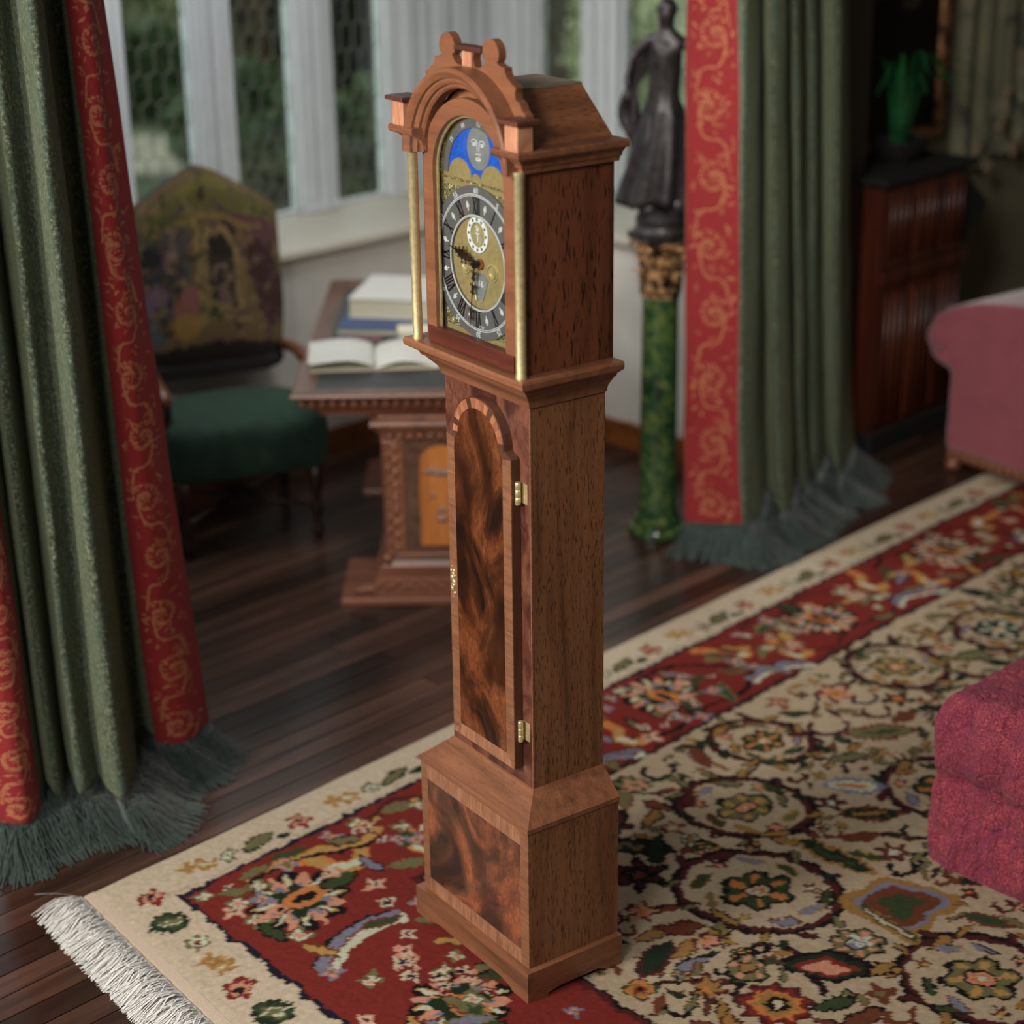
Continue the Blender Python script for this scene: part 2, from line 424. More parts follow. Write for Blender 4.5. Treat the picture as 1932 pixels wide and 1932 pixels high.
# window wall: posts and head; windows between
ZS, ZT = .886, 2.75
def post(mb, s0, s1, t0, t1):
    rbox(mb, s0, s1, t0, t1, ZS, ZT)
w = MB(); posts = [(1.38, 1.56), (1.87, 2.03), (2.366, 2.535), (2.872, 3.052), (3.367, 4.05), (-.3, .9)]
for a, b in posts: post(w, a, b, -2.70, -2.60)
rbox(w, -.3, 4.05, -2.72, -2.58, 2.45, ZT + .15)
wall_w = struct(w.build('wall_window', M_paintw)); 
w = MB()
for a, b in [(2.366, 2.535), (2.872, 3.052), (1.87, 2.03), (1.38, 1.56)]:
    c = (a + b) / 2
    for k in (-.045, .045):
        rbox(w, c + k - .012, c + k + .012, -2.60, -2.585, ZS, 2.45)
    rbox(w, c - .022, c + .022, -2.60, -2.572, ZS, 2.45)
    rbox(w, a + .005, b - .005, -2.60, -2.58, ZS, ZS + .035)
for c, k in ((3.47, .03), (3.56, .02), (3.66, .04), (3.78, .05), (3.90, .03)): rbox(w, c - k, c + k, -2.60, -2.60 + .012 + k * .5, ZS, 2.45)
struct(w.build('trim_2', M_paintw, bevel=.006))
w = MB()
for a, b in [(-2.60, -2.33), (-2.035, -1.83), (-1.33, -1.18), (-.85, -.66)]: rbox(w, 3.97, 4.07, a, b, ZS, ZT)
rbox(w, 3.95, 4.07, -2.6, -.66, 2.45, ZT + .15); rbox(w, 3.97, 4.07, -2.6, -.66, ZS, .93)
struct(w.build('wall_side', M_paintw))
w = MB()
for c, k in ((-2.50, .02), (-2.42, .03), (-2.36, .012), (-1.97, .02), (-1.90, .02), (-1.25, .03)): rbox(w, 3.97 - .012 - k * .4, 3.97, c - k, c + k, .93, 2.45)
struct(w.build('trim_3', M_paintw, bevel=.005))
# windows
wins = [('A', 1.56, 1.87), ('A', 2.03, 2.366), ('A', 2.535, 2.872), ('A', 3.052, 3.367), ('C', -2.33, -2.035), ('C', -1.83, -1.33), ('C', -1.18, -.85)]
for i, (wl, a, b) in enumerate(wins):
    def P(mb, u0, u1, z0, z1, d0, d1):
        if wl == 'A': rbox(mb, u0, u1, -2.65 + d0, -2.65 + d1, z0, z1)
        else: rbox(mb, 4.02 - d1, 4.02 - d0, u0, u1, z0, z1)
    zb = ZS if wl == 'A' else .93
    f = MB(); k = .016
    P(f, a, a + k, zb, 2.45, -.015, .015); P(f, b - k, b, zb, 2.45, -.015, .015); P(f, a, b, zb, zb + k, -.015, .015); P(f, a, b, 2.45 - k, 2.45, -.015, .015)
    wo = struct(f.build('window_%d' % (i + 1), M_paintw))
    g = MB(); P(g, a + k, b - k, zb + k, 2.45 - k, -.002, .002); g.build('pane', M_wglass, wo)
    c = MB(); n = 4; wd = (b - a - 2 * k) / n; hh = .085; r = .0013
    # elongated hexagon leading
    for q in range(n + 1):
        z = zb + k; row = 0
        while z < 2.4:
            off = (row % 2) * wd / 2; u = a + k + q * wd + off
            if u <= b - k + .001: P(c, u - r, u + r, z, min(z + hh, 2.43), -.003, .003)
            u0, u1 = u, u + wd / 2
            for (x0, x1) in ((u - wd / 2, u), (u, u + wd / 2)):
                if x0 >= a + k - .001 and x1 <= b - k + .001:
                    za, zb2 = (z + hh + .022, z + hh) if x1 == u else (z + hh, z + hh + .022)
                    vs = []
                    for dd in (-.003, .003):
                        for (x, zz) in ((x0, za - r), (x0, za + r), (x1, zb2 + r), (x1, zb2 - r)):
                            vs.append(RW(x, -2.65 + dd, zz) if wl == 'A' else RW(4.02 - dd, x, zz))
                    c.add(vs, [(0, 1, 2, 3), (7, 6, 5, 4), (0, 4, 5, 1), (1, 5, 6, 2), (2, 6, 7, 3), (3, 7, 4, 0)])
            z += hh + .022; row += 1
    c.build('lead_came', M_lead, wo, kind='stuff')
# bay ceiling, room walls beyond
w = MB(); rbox(w, -.36, 4.1, -2.75, -.45, 2.9, 2.96); rbox(w, -4.3, 6.7, -1.0, 4.8, 3.2, 3.26); struct(w.build('ceiling', M_paintw))  # unseen; main ceiling added to cut sky light from above
w = MB(); rbox(w, 4.08, 6.7, -1.0, -.92, -.013, 3.2)
struct(w.build('wall_far', M_olive))
w = MB(); rbox(w, 6.62, 6.70, -.92, 4.8, -.013, 3.2)
struct(w.build('wall_end_added', M_olive))  # unseen end wall, added to keep the right side dark
w = MB(); rbox(w, -4.3, 6.7, 4.72, 4.8, -.013, 3.2)
struct(w.build('wall_rear_added', M_olive))  # unseen wall behind the camera, added to shut out world light
w = MB(); rbox(w, -4.3, -4.22, -.62, 4.72, -.013, 3.2)
struct(w.build('wall_near_end_added', M_olive))  # unseen wall, added to block world light from the left
w = MB(); rbox(w, 3.43, 4.03, -.645, -.585, -.012, 3.2); rbox(w, 4.075, 4.28, -.915, -.895, -.012, 3.2); rbox(w, 4.0, 4.075, -.92, -.646, -.012, 3.2)
struct(w.build('shade_panel', M_shade))  # dark sheets added to stand in for the black shade here
w = MB(); rbox(w, -.36, -.30, -2.75, -.45, -.013, 2.9); struct(w.build('wall_left', M_wallw))
w = MB(); rbox(w, -4.3, -.0, -.62, -.56, -.013, 3.2); rbox(w, -.36, 4.1, -.66, -.60, 2.78, 3.2); struct(w.build('wall_front_left', M_olive))

# ------------------------------------------------------------------ garden outside
M_lawn = NT('lawn'); _f = M_lawn.noise(M_lawn.coord(), 1.3, 6, .7); M_lawn.set(Base_Color=M_lawn.ramp(_f, [(.35, rgb(38, 48, 30)), (.55, rgb(82, 92, 62)), (.72, rgb(160, 154, 124))]), Roughness=.95); M_lawn = M_lawn.m
M_gravel = simple('pale_gravel', rgb(196, 184, 160), .95, 0, .2, 9)
def leafmat(n, c): return simple(n, c, .6, 0, .3, 3)
M_lf = [leafmat('leaf_mid', rgb(80, 98, 60)), leafmat('leaf_dark', rgb(14, 26, 16)), leafmat('leaf_pale', rgb(214, 220, 172)), leafmat('leaf_shadow_black', rgb(7, 10, 8)), leafmat('leaf_olive', rgb(120, 106, 78))]  # the black leaves carry tree shadow in their colour
M_bark = wood('bark', rgb(40, 28, 20), rgb(78, 58, 42), rgb(110, 86, 62), 2, pore=.5, rough=.9)
M_stone = simple('pale_stone', rgb(178, 168, 148), .9, 0, .15, 12)
m = MB(); m.box(-9, 9, 8.9, 34, -.45, -.35); g = m.build('ground', M_lawn); struct(g)
def shrub(loc, size, mat, n, label, leaf=.09, stem=.05, cat='shrub', name='garden_shrub', group=None, ls=1.0):
    t = empty(name, loc, 0, label, cat, group); r = random.Random(int(abs(loc[0] * 71 + loc[1] * 13) * 10))
    m = MB(); sx, sy, sz = size
    for i in range(n):
        a = r.random() * 2 * PI; b = math.asin(2 * r.random() - 1); q = .55 + .45 * r.random() ** .4
        q *= 1 + .22 * math.sin(3 * a + loc[0]) * math.cos(2 * b)
        c = Vector((sx * q * math.cos(b) * math.cos(a), sy * q * math.cos(b) * math.sin(a), sz * (1 + q * math.sin(b)) + stem))
        d = Vector((r.gauss(0, 1), r.gauss(0, 1), r.gauss(0, 1))).normalized(); e = d.cross(Vector((r.gauss(0, 1), r.gauss(0, 1), r.gauss(0, 1)))).normalized()
        L = leaf * (.6 + .8 * r.random())
        m.add([c - d * L, c + e * L * .45, c + d * L, c - e * L * .45], [(0, 1, 2, 3)])
    m.build('foliage', mat, t, recalc=False)
    s = MB(); s.tube([(0, 0, -.02), (.02, 0, sz * .5), (0, .02, sz * 1.4)], [.05 * ls, .04 * ls, .015], 7)
    for k in range(4):
        a = k * 1.7; s.tube([(0, 0, sz * .4), (sx * .5 * math.cos(a), sy * .5 * math.sin(a), sz * 1.1)], [.025 * ls, .008], 6)
    s.build('stem', M_bark, t)
    return t
ZG = -.35
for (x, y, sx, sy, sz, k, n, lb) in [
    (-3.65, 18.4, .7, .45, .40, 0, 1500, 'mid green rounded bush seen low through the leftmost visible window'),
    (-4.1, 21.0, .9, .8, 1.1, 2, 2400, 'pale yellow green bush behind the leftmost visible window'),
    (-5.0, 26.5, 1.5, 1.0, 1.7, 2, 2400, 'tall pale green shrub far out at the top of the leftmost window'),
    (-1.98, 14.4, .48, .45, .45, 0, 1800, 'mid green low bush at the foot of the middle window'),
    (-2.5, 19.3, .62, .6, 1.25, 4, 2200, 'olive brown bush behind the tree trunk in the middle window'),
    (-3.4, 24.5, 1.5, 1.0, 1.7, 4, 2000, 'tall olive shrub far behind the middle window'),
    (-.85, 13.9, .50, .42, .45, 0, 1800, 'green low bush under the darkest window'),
    (-1.25, 16.6, .68, .6, 1.5, 3, 3200, 'tall evergreen coloured as dark tree shadow filling the window nearest the clock'),
    (-2.1, 22.0, 1.2, .8, 2.2, 3, 3000, 'tall evergreen coloured as dark tree shadow further back behind the darkest window'),
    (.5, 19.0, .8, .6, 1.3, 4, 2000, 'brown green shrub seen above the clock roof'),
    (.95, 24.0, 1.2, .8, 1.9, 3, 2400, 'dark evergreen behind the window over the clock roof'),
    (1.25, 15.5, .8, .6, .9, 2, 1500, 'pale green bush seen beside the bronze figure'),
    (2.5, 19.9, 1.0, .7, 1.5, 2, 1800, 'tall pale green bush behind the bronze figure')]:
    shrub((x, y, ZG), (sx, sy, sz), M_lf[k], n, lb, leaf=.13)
for (x, y, r_, lb) in [(-2.75, 17.2, .10, 'brown tree trunk in the left part of the middle window'), (-2.05, 15.8, .05, 'thin pale tree trunk low in the middle window'), (-3.25, 19.6, .09, 'dark tree trunk in the right part of the leftmost window')]:
    t = empty('garden_tree', (x, y, ZG), 0, lb, 'tree')
    MB().tube([(0, 0, -.02), (.05, 0, 1.2), (.0, .05, 2.6), (.1, 0, 4.2)], [r_ * 1.5, r_, r_ * .9, r_ * .5], 12).build('trunk', M_bark, t, smooth=True)
    b = MB(); b.tube([(0, .03, 1.9), (.35, .1, 2.7)], [r_ * .5, r_ * .25], 8); b.tube([(.03, .03, 2.3), (-.4, .0, 3.1)], [r_ * .5, r_ * .2], 8); b.build('branch', M_bark, t)
# pale stone terrace with separate slabs below the leftmost window
terr = empty('stone_terrace', (-3.15, 16.2, ZG), 0, 'pale stone slab terrace outside the leftmost window', 'terrace')
for i in range(6):
    for j in range(5):
        MB().box(-1.0 + i * .34, -1.0 + i * .34 + .32, -.9 + j * .34, -.9 + j * .34 + .32, 0, .05 + .01 * ((i * 3 + j) % 3)).build('slab', M_stone, terr, bevel=.01)

# ================================================================== RUG
CREAM, CREAM2 = rgb(194, 178, 154), rgb(176, 157, 130)
NAVY, REDc, RED2, BLK = rgb(30, 28, 42), rgb(120, 43, 37), rgb(122, 40, 36), rgb(26, 21, 22)
GRN, GRN2, OLV, GOLD, OCH = rgb(56, 68, 42), rgb(34, 45, 31), rgb(110, 104, 70), rgb(176, 138, 78), rgb(148, 112, 62)
PINK, BLUE, PALE, ORG, BRN = rgb(196, 138, 112), rgb(120, 118, 134), rgb(190, 192, 168), rgb(188, 118, 66), rgb(104, 58, 40)
MAR = rgb(76, 34, 33)
P = Paint(0, 5.0, 0, 2.75, .0062, CREAM, .016, .03)
P.rect(.150, 9, .166, 9, NAVY); P.rect(.162, 9, .180, 9, REDc)                     # red band all round
P.rect(.636, 9, .520, 9, MAR); P.rect(.652, 9, .536, 9, BLK); P.rect(.660, 9, .544, 9, CREAM2)
P.rect(.14, 9, .148, .156, CREAM2)
# outer cream border: flower, blossom, rosette, leaf
def border_run(n, fn):
    for k in range(n): fn(k)
def bflow(x, y):
    P.flower(x, y, .040, 5, [REDc, PINK, GOLD], .3, .2); P.flower(x, y, .015, 4, [NAVY], 0, .3)
for k in range(11):
    s0 = .109 + k * .478
    if k: bflow(s0, .100)
    P.flower(s0 + .135, .085, .036, 4, [GOLD, OCH, GOLD], .5, .3); P.flower(s0 + .175, .100, .034, 5, [OCH, GOLD, PALE], 1, .25)
    P.flower(s0 + .245, .105, .032, 6, [OLV, PALE, REDc], 0, .15)
    P.leaf(s0 + .335, .105, .062, .026, -.25, [GRN2, OLV], 4); P.leaf(s0 + .405, .128, .03, .012, .2, [GRN2], 2)
bflow(.105, .125)
for k in range(6):
    t0 = .125 + k * .462
    if k: bflow(.075, t0)
    P.leaf(.082, t0 + .125, .055, .042, 1.2, [GRN2, GRN, OLV], 3); P.leaf(.085, t0 + .125, .03, .014, .3, [PALE, OLV], 2)
    P.flower(.090, t0 + .245, .034, 6, [OLV, PALE, REDc], 0, .15); P.flower(.080, t0 + .325, .036, 4, [GOLD, OCH, GOLD], .5, .3); P.flower(.088, t0 + .365, .034, 5, [OCH, GOLD, PALE], 1, .25)
# red band ornaments
def medallion(x, y, rot, k=1.0, v=0):
    c, n = math.cos(rot), math.sin(rot)
    def q(u, w): return (x + (u * c - w * n) * k, y + (u * n + w * c) * k)
    A = GRN if v == 0 else OLV
    P.flower(*q(-.02, 0), .135 * k, 8, [BLK, A, A], rot + .4, .12)
    P.flower(*q(-.02, 0), .125 * k, 8, [PINK, BLUE, OLV], rot, .32)
    for a in range(8):
        th = a * PI / 4 + .39; P.leaf(*q(-.02 + .085 * math.cos(th), .085 * math.sin(th)), .034 * k, .010 * k, rot + th, [GOLD, PALE], 2)
    P.flower(*q(-.02, 0), .075 * k, 6, [GRN2, A], rot, .15)
    P.ell(*q(0, 0), .060 * k, .036 * k, rot, ORG); P.ell(*q(.002, 0), .036 * k, .015 * k, rot, BLK)
    P.ell(*q(-.075, 0), .020 * k, .018 * k, rot, PINK); P.ell(*q(-.075, 0), .008 * k, .008 * k, rot, BLK)
    P.leaf(*q(.115, 0), .062 * k, .030 * k, rot, [BLK, GRN], 3)
def cloud(x, y, rot, k=1.0):
    c, n = math.cos(rot), math.sin(rot)
    pts = [(-.10, .05), (-.04, .015), (.03, .02), (.08, -.03), (.05, -.08)]
    W_ = [(x + (u * c - w * n) * k, y + (u * n + w * c) * k) for u, w in pts]
    P.stroke(W_, .026 * k, ORG); P.stroke(W_[1:], .017 * k, GOLD); P.stroke(W_[2:4], .014 * k, PALE)
def feather(x, y, rot, k=1.0):
    c, n = math.cos(rot), math.sin(rot)
    for i, (w0, col, wd) in enumerate([(0, BLK, .012), (.018, BLUE, .020), (.045, PALE, .016), (.03, REDc, .005)]):
        pts = [(-.13, .02 + w0), (-.05, -.012 + w0), (.05, -.005 + w0), (.13, .03 + w0)]
        P.stroke([(x + (u * c - w * n) * k, y + (u * n + w * c) * k) for u, w in pts], wd * k, col)
def small(x, y, k=1.0, v=0):
    P.flower(x, y, .034 * k, 4, [[REDc, CREAM, NAVY], [OLV, PALE, PINK], [PINK, CREAM, REDc], [BLUE, PINK, OLV]][v % 4], .7 * v, .25)
rp = random.Random(11)
medallion(.385, .400, .0, 1.0)
cloud(.53, .31, 1.2); feather(.36, .60, -.25); P.stroke([(.33, .24), (.42, .235), (.53, .25), (.62, .30), (.72, .29)], .013, GOLD); P.stroke([(.33, .25), (.42, .248), (.53, .263), (.62, .315), (.70, .31)], .008, BLK)
for (x, y, v) in [(.25, .30, 1), (.27, .23, 0), (.24, .40, 1), (.28, .52, 1), (.44, .25, 3), (.33, .28, 1), (.60, .22, 3), (.69, .22, 1), (.55, .48, 2), (.25, .69, 3), (.30, .78, 1), (.47, .70, 0), (.40, .78, 2), (.58, .62, 3), (.52, .56, 0), (.20, .21, 1), (.50, .36, 2), (.30, .33, 3), (.22, .33, 2)]: small(x, y, 1.0, v)
for (x, y, r_, c_) in [(.27, .26, .5, OLV), (.36, .22, 0., OLV), (.47, .21, .1, GRN), (.62, .26, .4, OLV), (.72, .24, 0, GOLD), (.28, .60, 1.2, GOLD), (.60, .40, 1.5, BLUE), (.24, .46, 1.4, GRN), (.46, .62, .3, GRN), (.56, .70, .8, OLV)]: P.leaf(x, y, .055, .022, r_, [rp.choice([BLK, BRN]), c_, c_], 3)
for k in range(6):
    x = 1.02 + k * .78
    P.stroke([(x - .30, .24), (x - .2, .20), (x - .10, .24), (x, .22), (x + .12, .205), (x + .22, .26), (x + .3, .40), (x + .2, .49), (x, .47), (x - .15, .50), (x - .28, .44)], .009, [MAR, BLK][k % 2])
    medallion(x, .34, PI * .5 * (1 if k % 2 else -1), .92, k % 2)
    cloud(x + .36, .28, .4 + k, .8); cloud(x - .26, .41, 2.2, .7); feather(x + .38, .45, .2, .8)
    for j in range(16): P.leaf(x - .38 + rp.random() * .76, .21 + rp.random() * .29, .055, .022, rp.random() * 6, [rp.choice([BLK, OLV, BRN]), rp.choice([GRN, OLV, OLV, BRN, GOLD, BLUE])], 3)
    medallion(x, .34, PI * .5 * (1 if k % 2 else -1), .92, k % 2)
    for j in range(22): small(x - .38 + rp.random() * .76, .205 + rp.random() * .30, .6 + .5 * rp.random(), rp.randrange(4))
for k in range(4):
    y = 1.02 + k * .70
    medallion(.40, y - .02, PI * .5, .95, k % 2)
    cloud(.30, y + .28, 1.6, .8); feather(.42, y + .33, 1.4, .8)
    for j in range(16): P.leaf(.21 + rp.random() * .40, y - .3 + rp.random() * .66, .055, .022, rp.random() * 6, [rp.choice([BLK, OLV, BRN]), rp.choice([GRN, OLV, GOLD, BLUE])], 3)
    for j in range(24): small(.20 + rp.random() * .42, y - .3 + rp.random() * .66, .6 + .6 * rp.random(), rp.randrange(4))
def shear(s): return .07 * np.clip((1.8 - s) / 1.0, 0, 1) + .06 * np.clip((.16 - s) / .16, 0, 1)
P.WX -= shear(P.X) * P.Y; P.pad = .2
# cream field: scrolling vines, palmettes, leaves
def free(x, y, r): return all((x - a) ** 2 + (y - b) ** 2 > (r + c) ** 2 for a, b, c in occ)
occ = []
def vring(x, y, a, b, rot, gap=0.6, heart=0):
    g = 2 * PI * rp.random()
    P.ring(x, y, a, b, rot, .0125, BLK, 0, 2 * PI); P.ring(x, y, a * .955, b * .955, rot, .008, MAR)
    for k in range(3):
        th = g + k * 2.1; px, py = x + a * .86 * math.cos(th + rot), y + b * .86 * math.sin(th + rot)
        P.leaf(px, py, .050, .022, th + 1.2, [BLK, [MAR, GRN, OCH][k]], 3)
    P.palmette(x, y, min(a, b) * .58, rot + .7, BLK, [GRN, OLV, GRN2][heart % 3], [ORG, GOLD, PALE][heart % 3], [CREAM, PINK, PALE][heart % 3], 6)
    P.flower(x, y, .022, 5, [ORG, PALE], 0, .2)
    for k in range(9):
        th = k * .7 + g; r_ = .72; px, py = x + a * r_ * math.cos(th), y + b * r_ * math.sin(th)
        if k % 3 == 2: P.flower(px, py, .026, 5, [rp.choice([BRN, OLV, MAR]), rp.choice([PINK, GOLD, PALE])], th, .25)
        else: P.leaf(px, py, .042, .017, th + 1.9, [rp.choice([BLK, BRN, OCH]), rp.choice([GRN, OLV, OCH, BLUE])], 3)
    for k in range(12):
        th = k * .52 + g; P.leaf(x + a * 1.10 * math.cos(th + rot), y + b * 1.10 * math.sin(th + rot), .034, .015, th + rot + (.6 if k % 2 else 2.4), [BLK, rp.choice([GRN2, MAR, OLV, OCH])], 2)
    occ.append((x, y, max(a, b) * 1.10))
vring(1.150, 1.190, .175, .205, -.45, heart=0); vring(1.450, .915, .150, .185, -.5, heart=1); vring(1.775, .725, .125, .150, -.5, heart=0)
vring(2.45, .73, .15, .16, .2, heart=1); vring(1.21, 1.78, .17, .18, 0, heart=1); vring(2.9, .82, .15, .15, 0, heart=2); vring(3.4, .75, .15, .15, 0, heart=0); vring(1.9, 1.25, .16, .17, 0, heart=0)
vring(2.45, 1.25, .16, .17, 0, heart=2); vring(.82, 1.86, .13, .15, 0, heart=2)
# joining vines
for pts in [[(.62, 1.05), (.75, 1.02), (.93, 1.06), (1.0, 1.12)], [(.75, 1.44), (.86, 1.36), (.96, 1.33), (1.0, 1.42), (.92, 1.55)], [(1.3, 1.08), (1.34, 1.0)], [(1.57, .82), (1.66, .80)], [(1.25, .60), (1.32, .68), (1.36, .78)], [(.66, 1.24), (.74, 1.30), (.80, 1.38)], [(2.0, .74), (2.15, .66), (2.3, .70)], [(1.0, 1.42), (1.06, 1.56), (1.10, 1.64)]]:
    P.stroke(pts, .0075, BLK); P.stroke(pts, .003, MAR)
P.palmette(1.322, .613, .060, .4, BLK, GRN2, GOLD, OLV, 5)
P.flower(1.13, .70, .085, 6, [BLK, MAR, BLK, BRN, OLV], 0, .2)
P.flower(1.00, .93, .085, 6, [BLK, MAR, BLK, BRN], .3, .22); P.leaf(1.10, .84, .11, .045, 1.0, [BLK, GRN2, OLV], 4)
P.flower(1.20, .95, .045, 4, [MAR, PINK, GRN], .2, .2)
P.leaf(1.41, 1.23, .135, .040, 1.57, [OCH, GRN2, GRN], 5); P.leaf(1.47, 1.30, .06, .02, 1.2, [OCH, GRN], 2)
# fan shaped motif
for (a, c_) in [(1.0, OCH), (.80, BLUE), (.66, BRN), (.36, GRN)]: P.leaf(1.345, 1.475, .15 * a, .105 * a, .75, [c_], 1); P.ell(1.31, 1.50, .085 * a, .085 * a, 0, c_)
P.stroke([(1.255, 1.45), (1.235, 1.58)], .022, OCH); P.stroke([(1.265, 1.42), (1.24, 1.58)], .013, GRN); P.stroke([(1.265, 1.43), (1.242, 1.57)], .005, CREAM)
P.palmette(1.13, 1.50, .075, .6, BLK, OLV, PINK, BLUE, 7); P.flower(1.145, 1.50, .03, 5, [PALE, BLUE], 0, .3)
for i, c_ in enumerate([BLK, GRN2, REDc, PINK]): P.leaf(1.01 - .004 * i, 1.50, .115 - .02 * i, .060 - .013 * i, .9, [c_], 1)
P.flower(.810, 1.500, .090, 9, [MAR, REDc, ORG, OCH, BLK, CREAM], 0, .12)
P.flower(.640, 1.243, .045, 4, [GRN, ORG, OCH, REDc, BLK], .6, .15); P.leaf(.66, 1.11, .05, .04, .4, [GRN2, GRN], 3)
P.flower(.925, 1.240, .042, 5, [BLK, OCH, GRN, PINK], .2, .2); P.leaf(.863, 1.356, .075, .028, -.6, [BLK, GRN, OCH], 4); P.leaf(.80, 1.27, .05, .026, .3, [BLK, BLUE], 3)
P.leaf(2.05, .94, .11, .05, .7, [BRN, OLV, GRN], 6); P.leaf(1.74, 1.06, .09, .045, .9, [BLUE, PALE, ORG], 4); P.leaf(1.65, 1.18, .09, .04, .8, [BRN, GRN2, OCH], 4)
P.flower(2.164, .70, .07, 5, [MAR, PINK, ORG, OCH], 0, .25)
for (x, y, r_) in [(1.0, .93, .1), (1.13, .70, .1), (1.33, 1.47, .14), (1.13, 1.50, .08), (1.01, 1.5, .1), (.81, 1.5, .1), (.64, 1.243, .05), (1.41, 1.24, .1), (2.05, .94, .1), (1.74, 1.06, .08), (1.65, 1.18, .08), (2.16, .7, .07)]: occ.append((x, y, r_))
cnt = 0
for k in range(14000):
    x, y = .62 + rp.random() * 4.3, .60 + rp.random() * 2.1; r_ = .018 + rp.random() * .050
    if not free(x, y, r_ * .50): continue
    occ.append((x, y, r_)); cnt += 1; kk = rp.random()
    if kk < .48: P.leaf(x, y, r_ * 1.3, r_ * .55, rp.random() * 6.3, [rp.choice([BLK, BLK, BRN, MAR]), rp.choice([GRN, GRN2, OLV, OCH, BRN])], 4)
    elif kk < .72: P.flower(x, y, r_, rp.choice([4, 5, 6]), [rp.choice([BLK, MAR, BRN, OLV]), rp.choice([PINK, MAR, OCH, BRN]), rp.choice([OLV, PALE, ORG])], rp.random() * 6, .25)
    elif kk < .85: P.palmette(x, y, r_ * 1.1, rp.random() * 6, BLK, rp.choice([GRN, OLV, BRN, MAR]), rp.choice([PINK, GOLD, PALE]), rp.choice([OCH, BLUE, PINK]), 5)
    else: P.ring(x, y, r_, r_ * .8, 0, .007, rp.choice([BLK, MAR, BRN]), 0, 4.5)
    if cnt > 2400: break
_keep = rp; rp = random.Random(77)
for k in range(9000):
    x, y = .60 + rp.random() * 4.3, .58 + rp.random() * 2.1
    if not free(x, y, .009): continue
    occ.append((x, y, .016)); P.leaf(x, y, rp.uniform(.022, .042), rp.uniform(.010, .016), rp.random() * 6.3, [rp.choice([BLK, BLK, MAR, BRN, GRN2]), rp.choice([GRN2, OLV, BRN, OCH])], 2)
rp = _keep
# slight tone variety, knot by knot
P.C *= (1 + .10 * (P.nz(.5))[..., None] + .14 * (np.random.rand(P.nx, P.ny) - .5)[..., None])
M_rug = painted('knotted_wool', .98, .0, 700, .002)
def shear(s): return .07 * np.clip((1.8 - s) / 1.0, 0, 1) + .06 * np.clip((.16 - s) / .16, 0, 1)
def rugmap(S, T):
    zz = .0025 + .0025 * (np.random.rand(*S.shape)) + .003 * P.nz(.35)
    edge = np.minimum(np.minimum(S, T), .03) / .03; zz = zz * np.sqrt(np.clip(edge, .02, 1)) + .003
    wob = .004 * P.nz(.12)
    s2 = S - shear(S) * T + wob; t2 = T + wob - .035 * np.clip((S - .6) / 3, 0, 1) * 1.0
    return COR[0] + s2 * DX + t2 * DY, COR[1] + s2 * DY - t2 * DX, zz
rug = empty('oriental_rug', RW(0, 0, 0), 0, 'cream and red floral hand knotted rug with white fringe under the clock', 'rug')
def to_local(o, root):
    o.parent = root; o.matrix_parent_inverse = Matrix.Translation(-root.location)
pile = paint_grid('pile', P, rugmap, M_rug); to_local(pile, rug)
# plain woven end and fringe
M_weave = NT('woven_end'); _v = M_weave.noise(M_weave.coord(scale=(1, 1, 1)), 500, 2); M_weave.set(Base_Color=M_weave.ramp(_v, [(.3, rgb(150, 132, 112)), (.7, rgb(196, 180, 160))]), Roughness=.95); M_weave.bump(_v, .5, .001); M_weave = M_weave.m
w = MB(); rows = []
for i in range(60):
    T = i / 59 * 2.7; e = -.13 * T
    rows.append([RW(e + .012, T, .0062), RW(e - .012, T, .0058), RW(e - .026, T, .004), RW(e - .034, T, .0012)])
w.grid(rows); o = w.build('woven_end', M_weave); to_local(o, rug)
M_fringe = simple('white_cotton', rgb(214, 212, 208), .9, 0, .10, 300, Sheen_Weight=.3)
w = MB(); rf = random.Random(9)
for i in range(5200):
    T = rf.random() ** .9 * 1.5; e = -.13 * T - .024; L = .085 + .05 * rf.random(); a = rf.gauss(0, .22) + .10 * math.sin(T * 23) + .06 * math.sin(T * 61)
    z0 = .003 + rf.random() * .006; hz = .006 + .026 * rf.random() * (1 if rf.random() < .6 else .4)
    wd = .0011 + .0008 * rf.random(); pts = []
    for k in range(5):
        u = k / 4; pts.append((e - L * u * math.cos(a) , T + L * u * math.sin(a) + .006 * math.sin(u * 5 + T * 90), z0 * (1 - u) + hz * math.sin(PI * min(u * 1.1, 1)) * .8 + .0012))
    vs = []
    for (s_, t_, z_) in pts: vs += [RW(s_, t_ - wd, z_), RW(s_, t_ + wd, z_ + .0006)]
    w.add(vs, [(2 * k, 2 * k + 1, 2 * k + 3, 2 * k + 2) for k in range(4)])
o = w.build('fringe', M_fringe, kind='stuff', recalc=False, label='fluffy white fringe'); to_local(o, rug)

# ================================================================== THE LONGCASE CLOCK
YAW = .9577; D = .1934; WT, WB, WP_, WM, WC, WH = .312, .4275, .4588, .4389, .4622, .3624
clock = empty('longcase_clock', (.1075, 3.8451, .0015), -YAW, 'tall walnut longcase clock with brass columns and moon dial standing on the rug', 'clock')
ck = clock
def hw(e): return WT / 2 + e
def sweep(prof, Wt=WT, Dp=D, back=0.0):
    "moulding: prof = [(overhang, z)], swept right side, front, left side"
    m = MB(); rows = []
    for e, z in prof:
        h = Wt / 2 + e; rows.append([(h, back, z), (h, -(Dp + e), z), (-h, -(Dp + e), z), (-h, back, z)])
    m.grid(rows)
    # end caps at the back and lid/bottom
    n = len(prof); m.f.append(tuple(4 * i for i in range(n)) + tuple(4 * i + 3 for i in reversed(range(n))))
    m.f.append((0, 1, 2, 3)); m.f.append(tuple(4 * (n - 1) + i for i in range(4)))
    return m
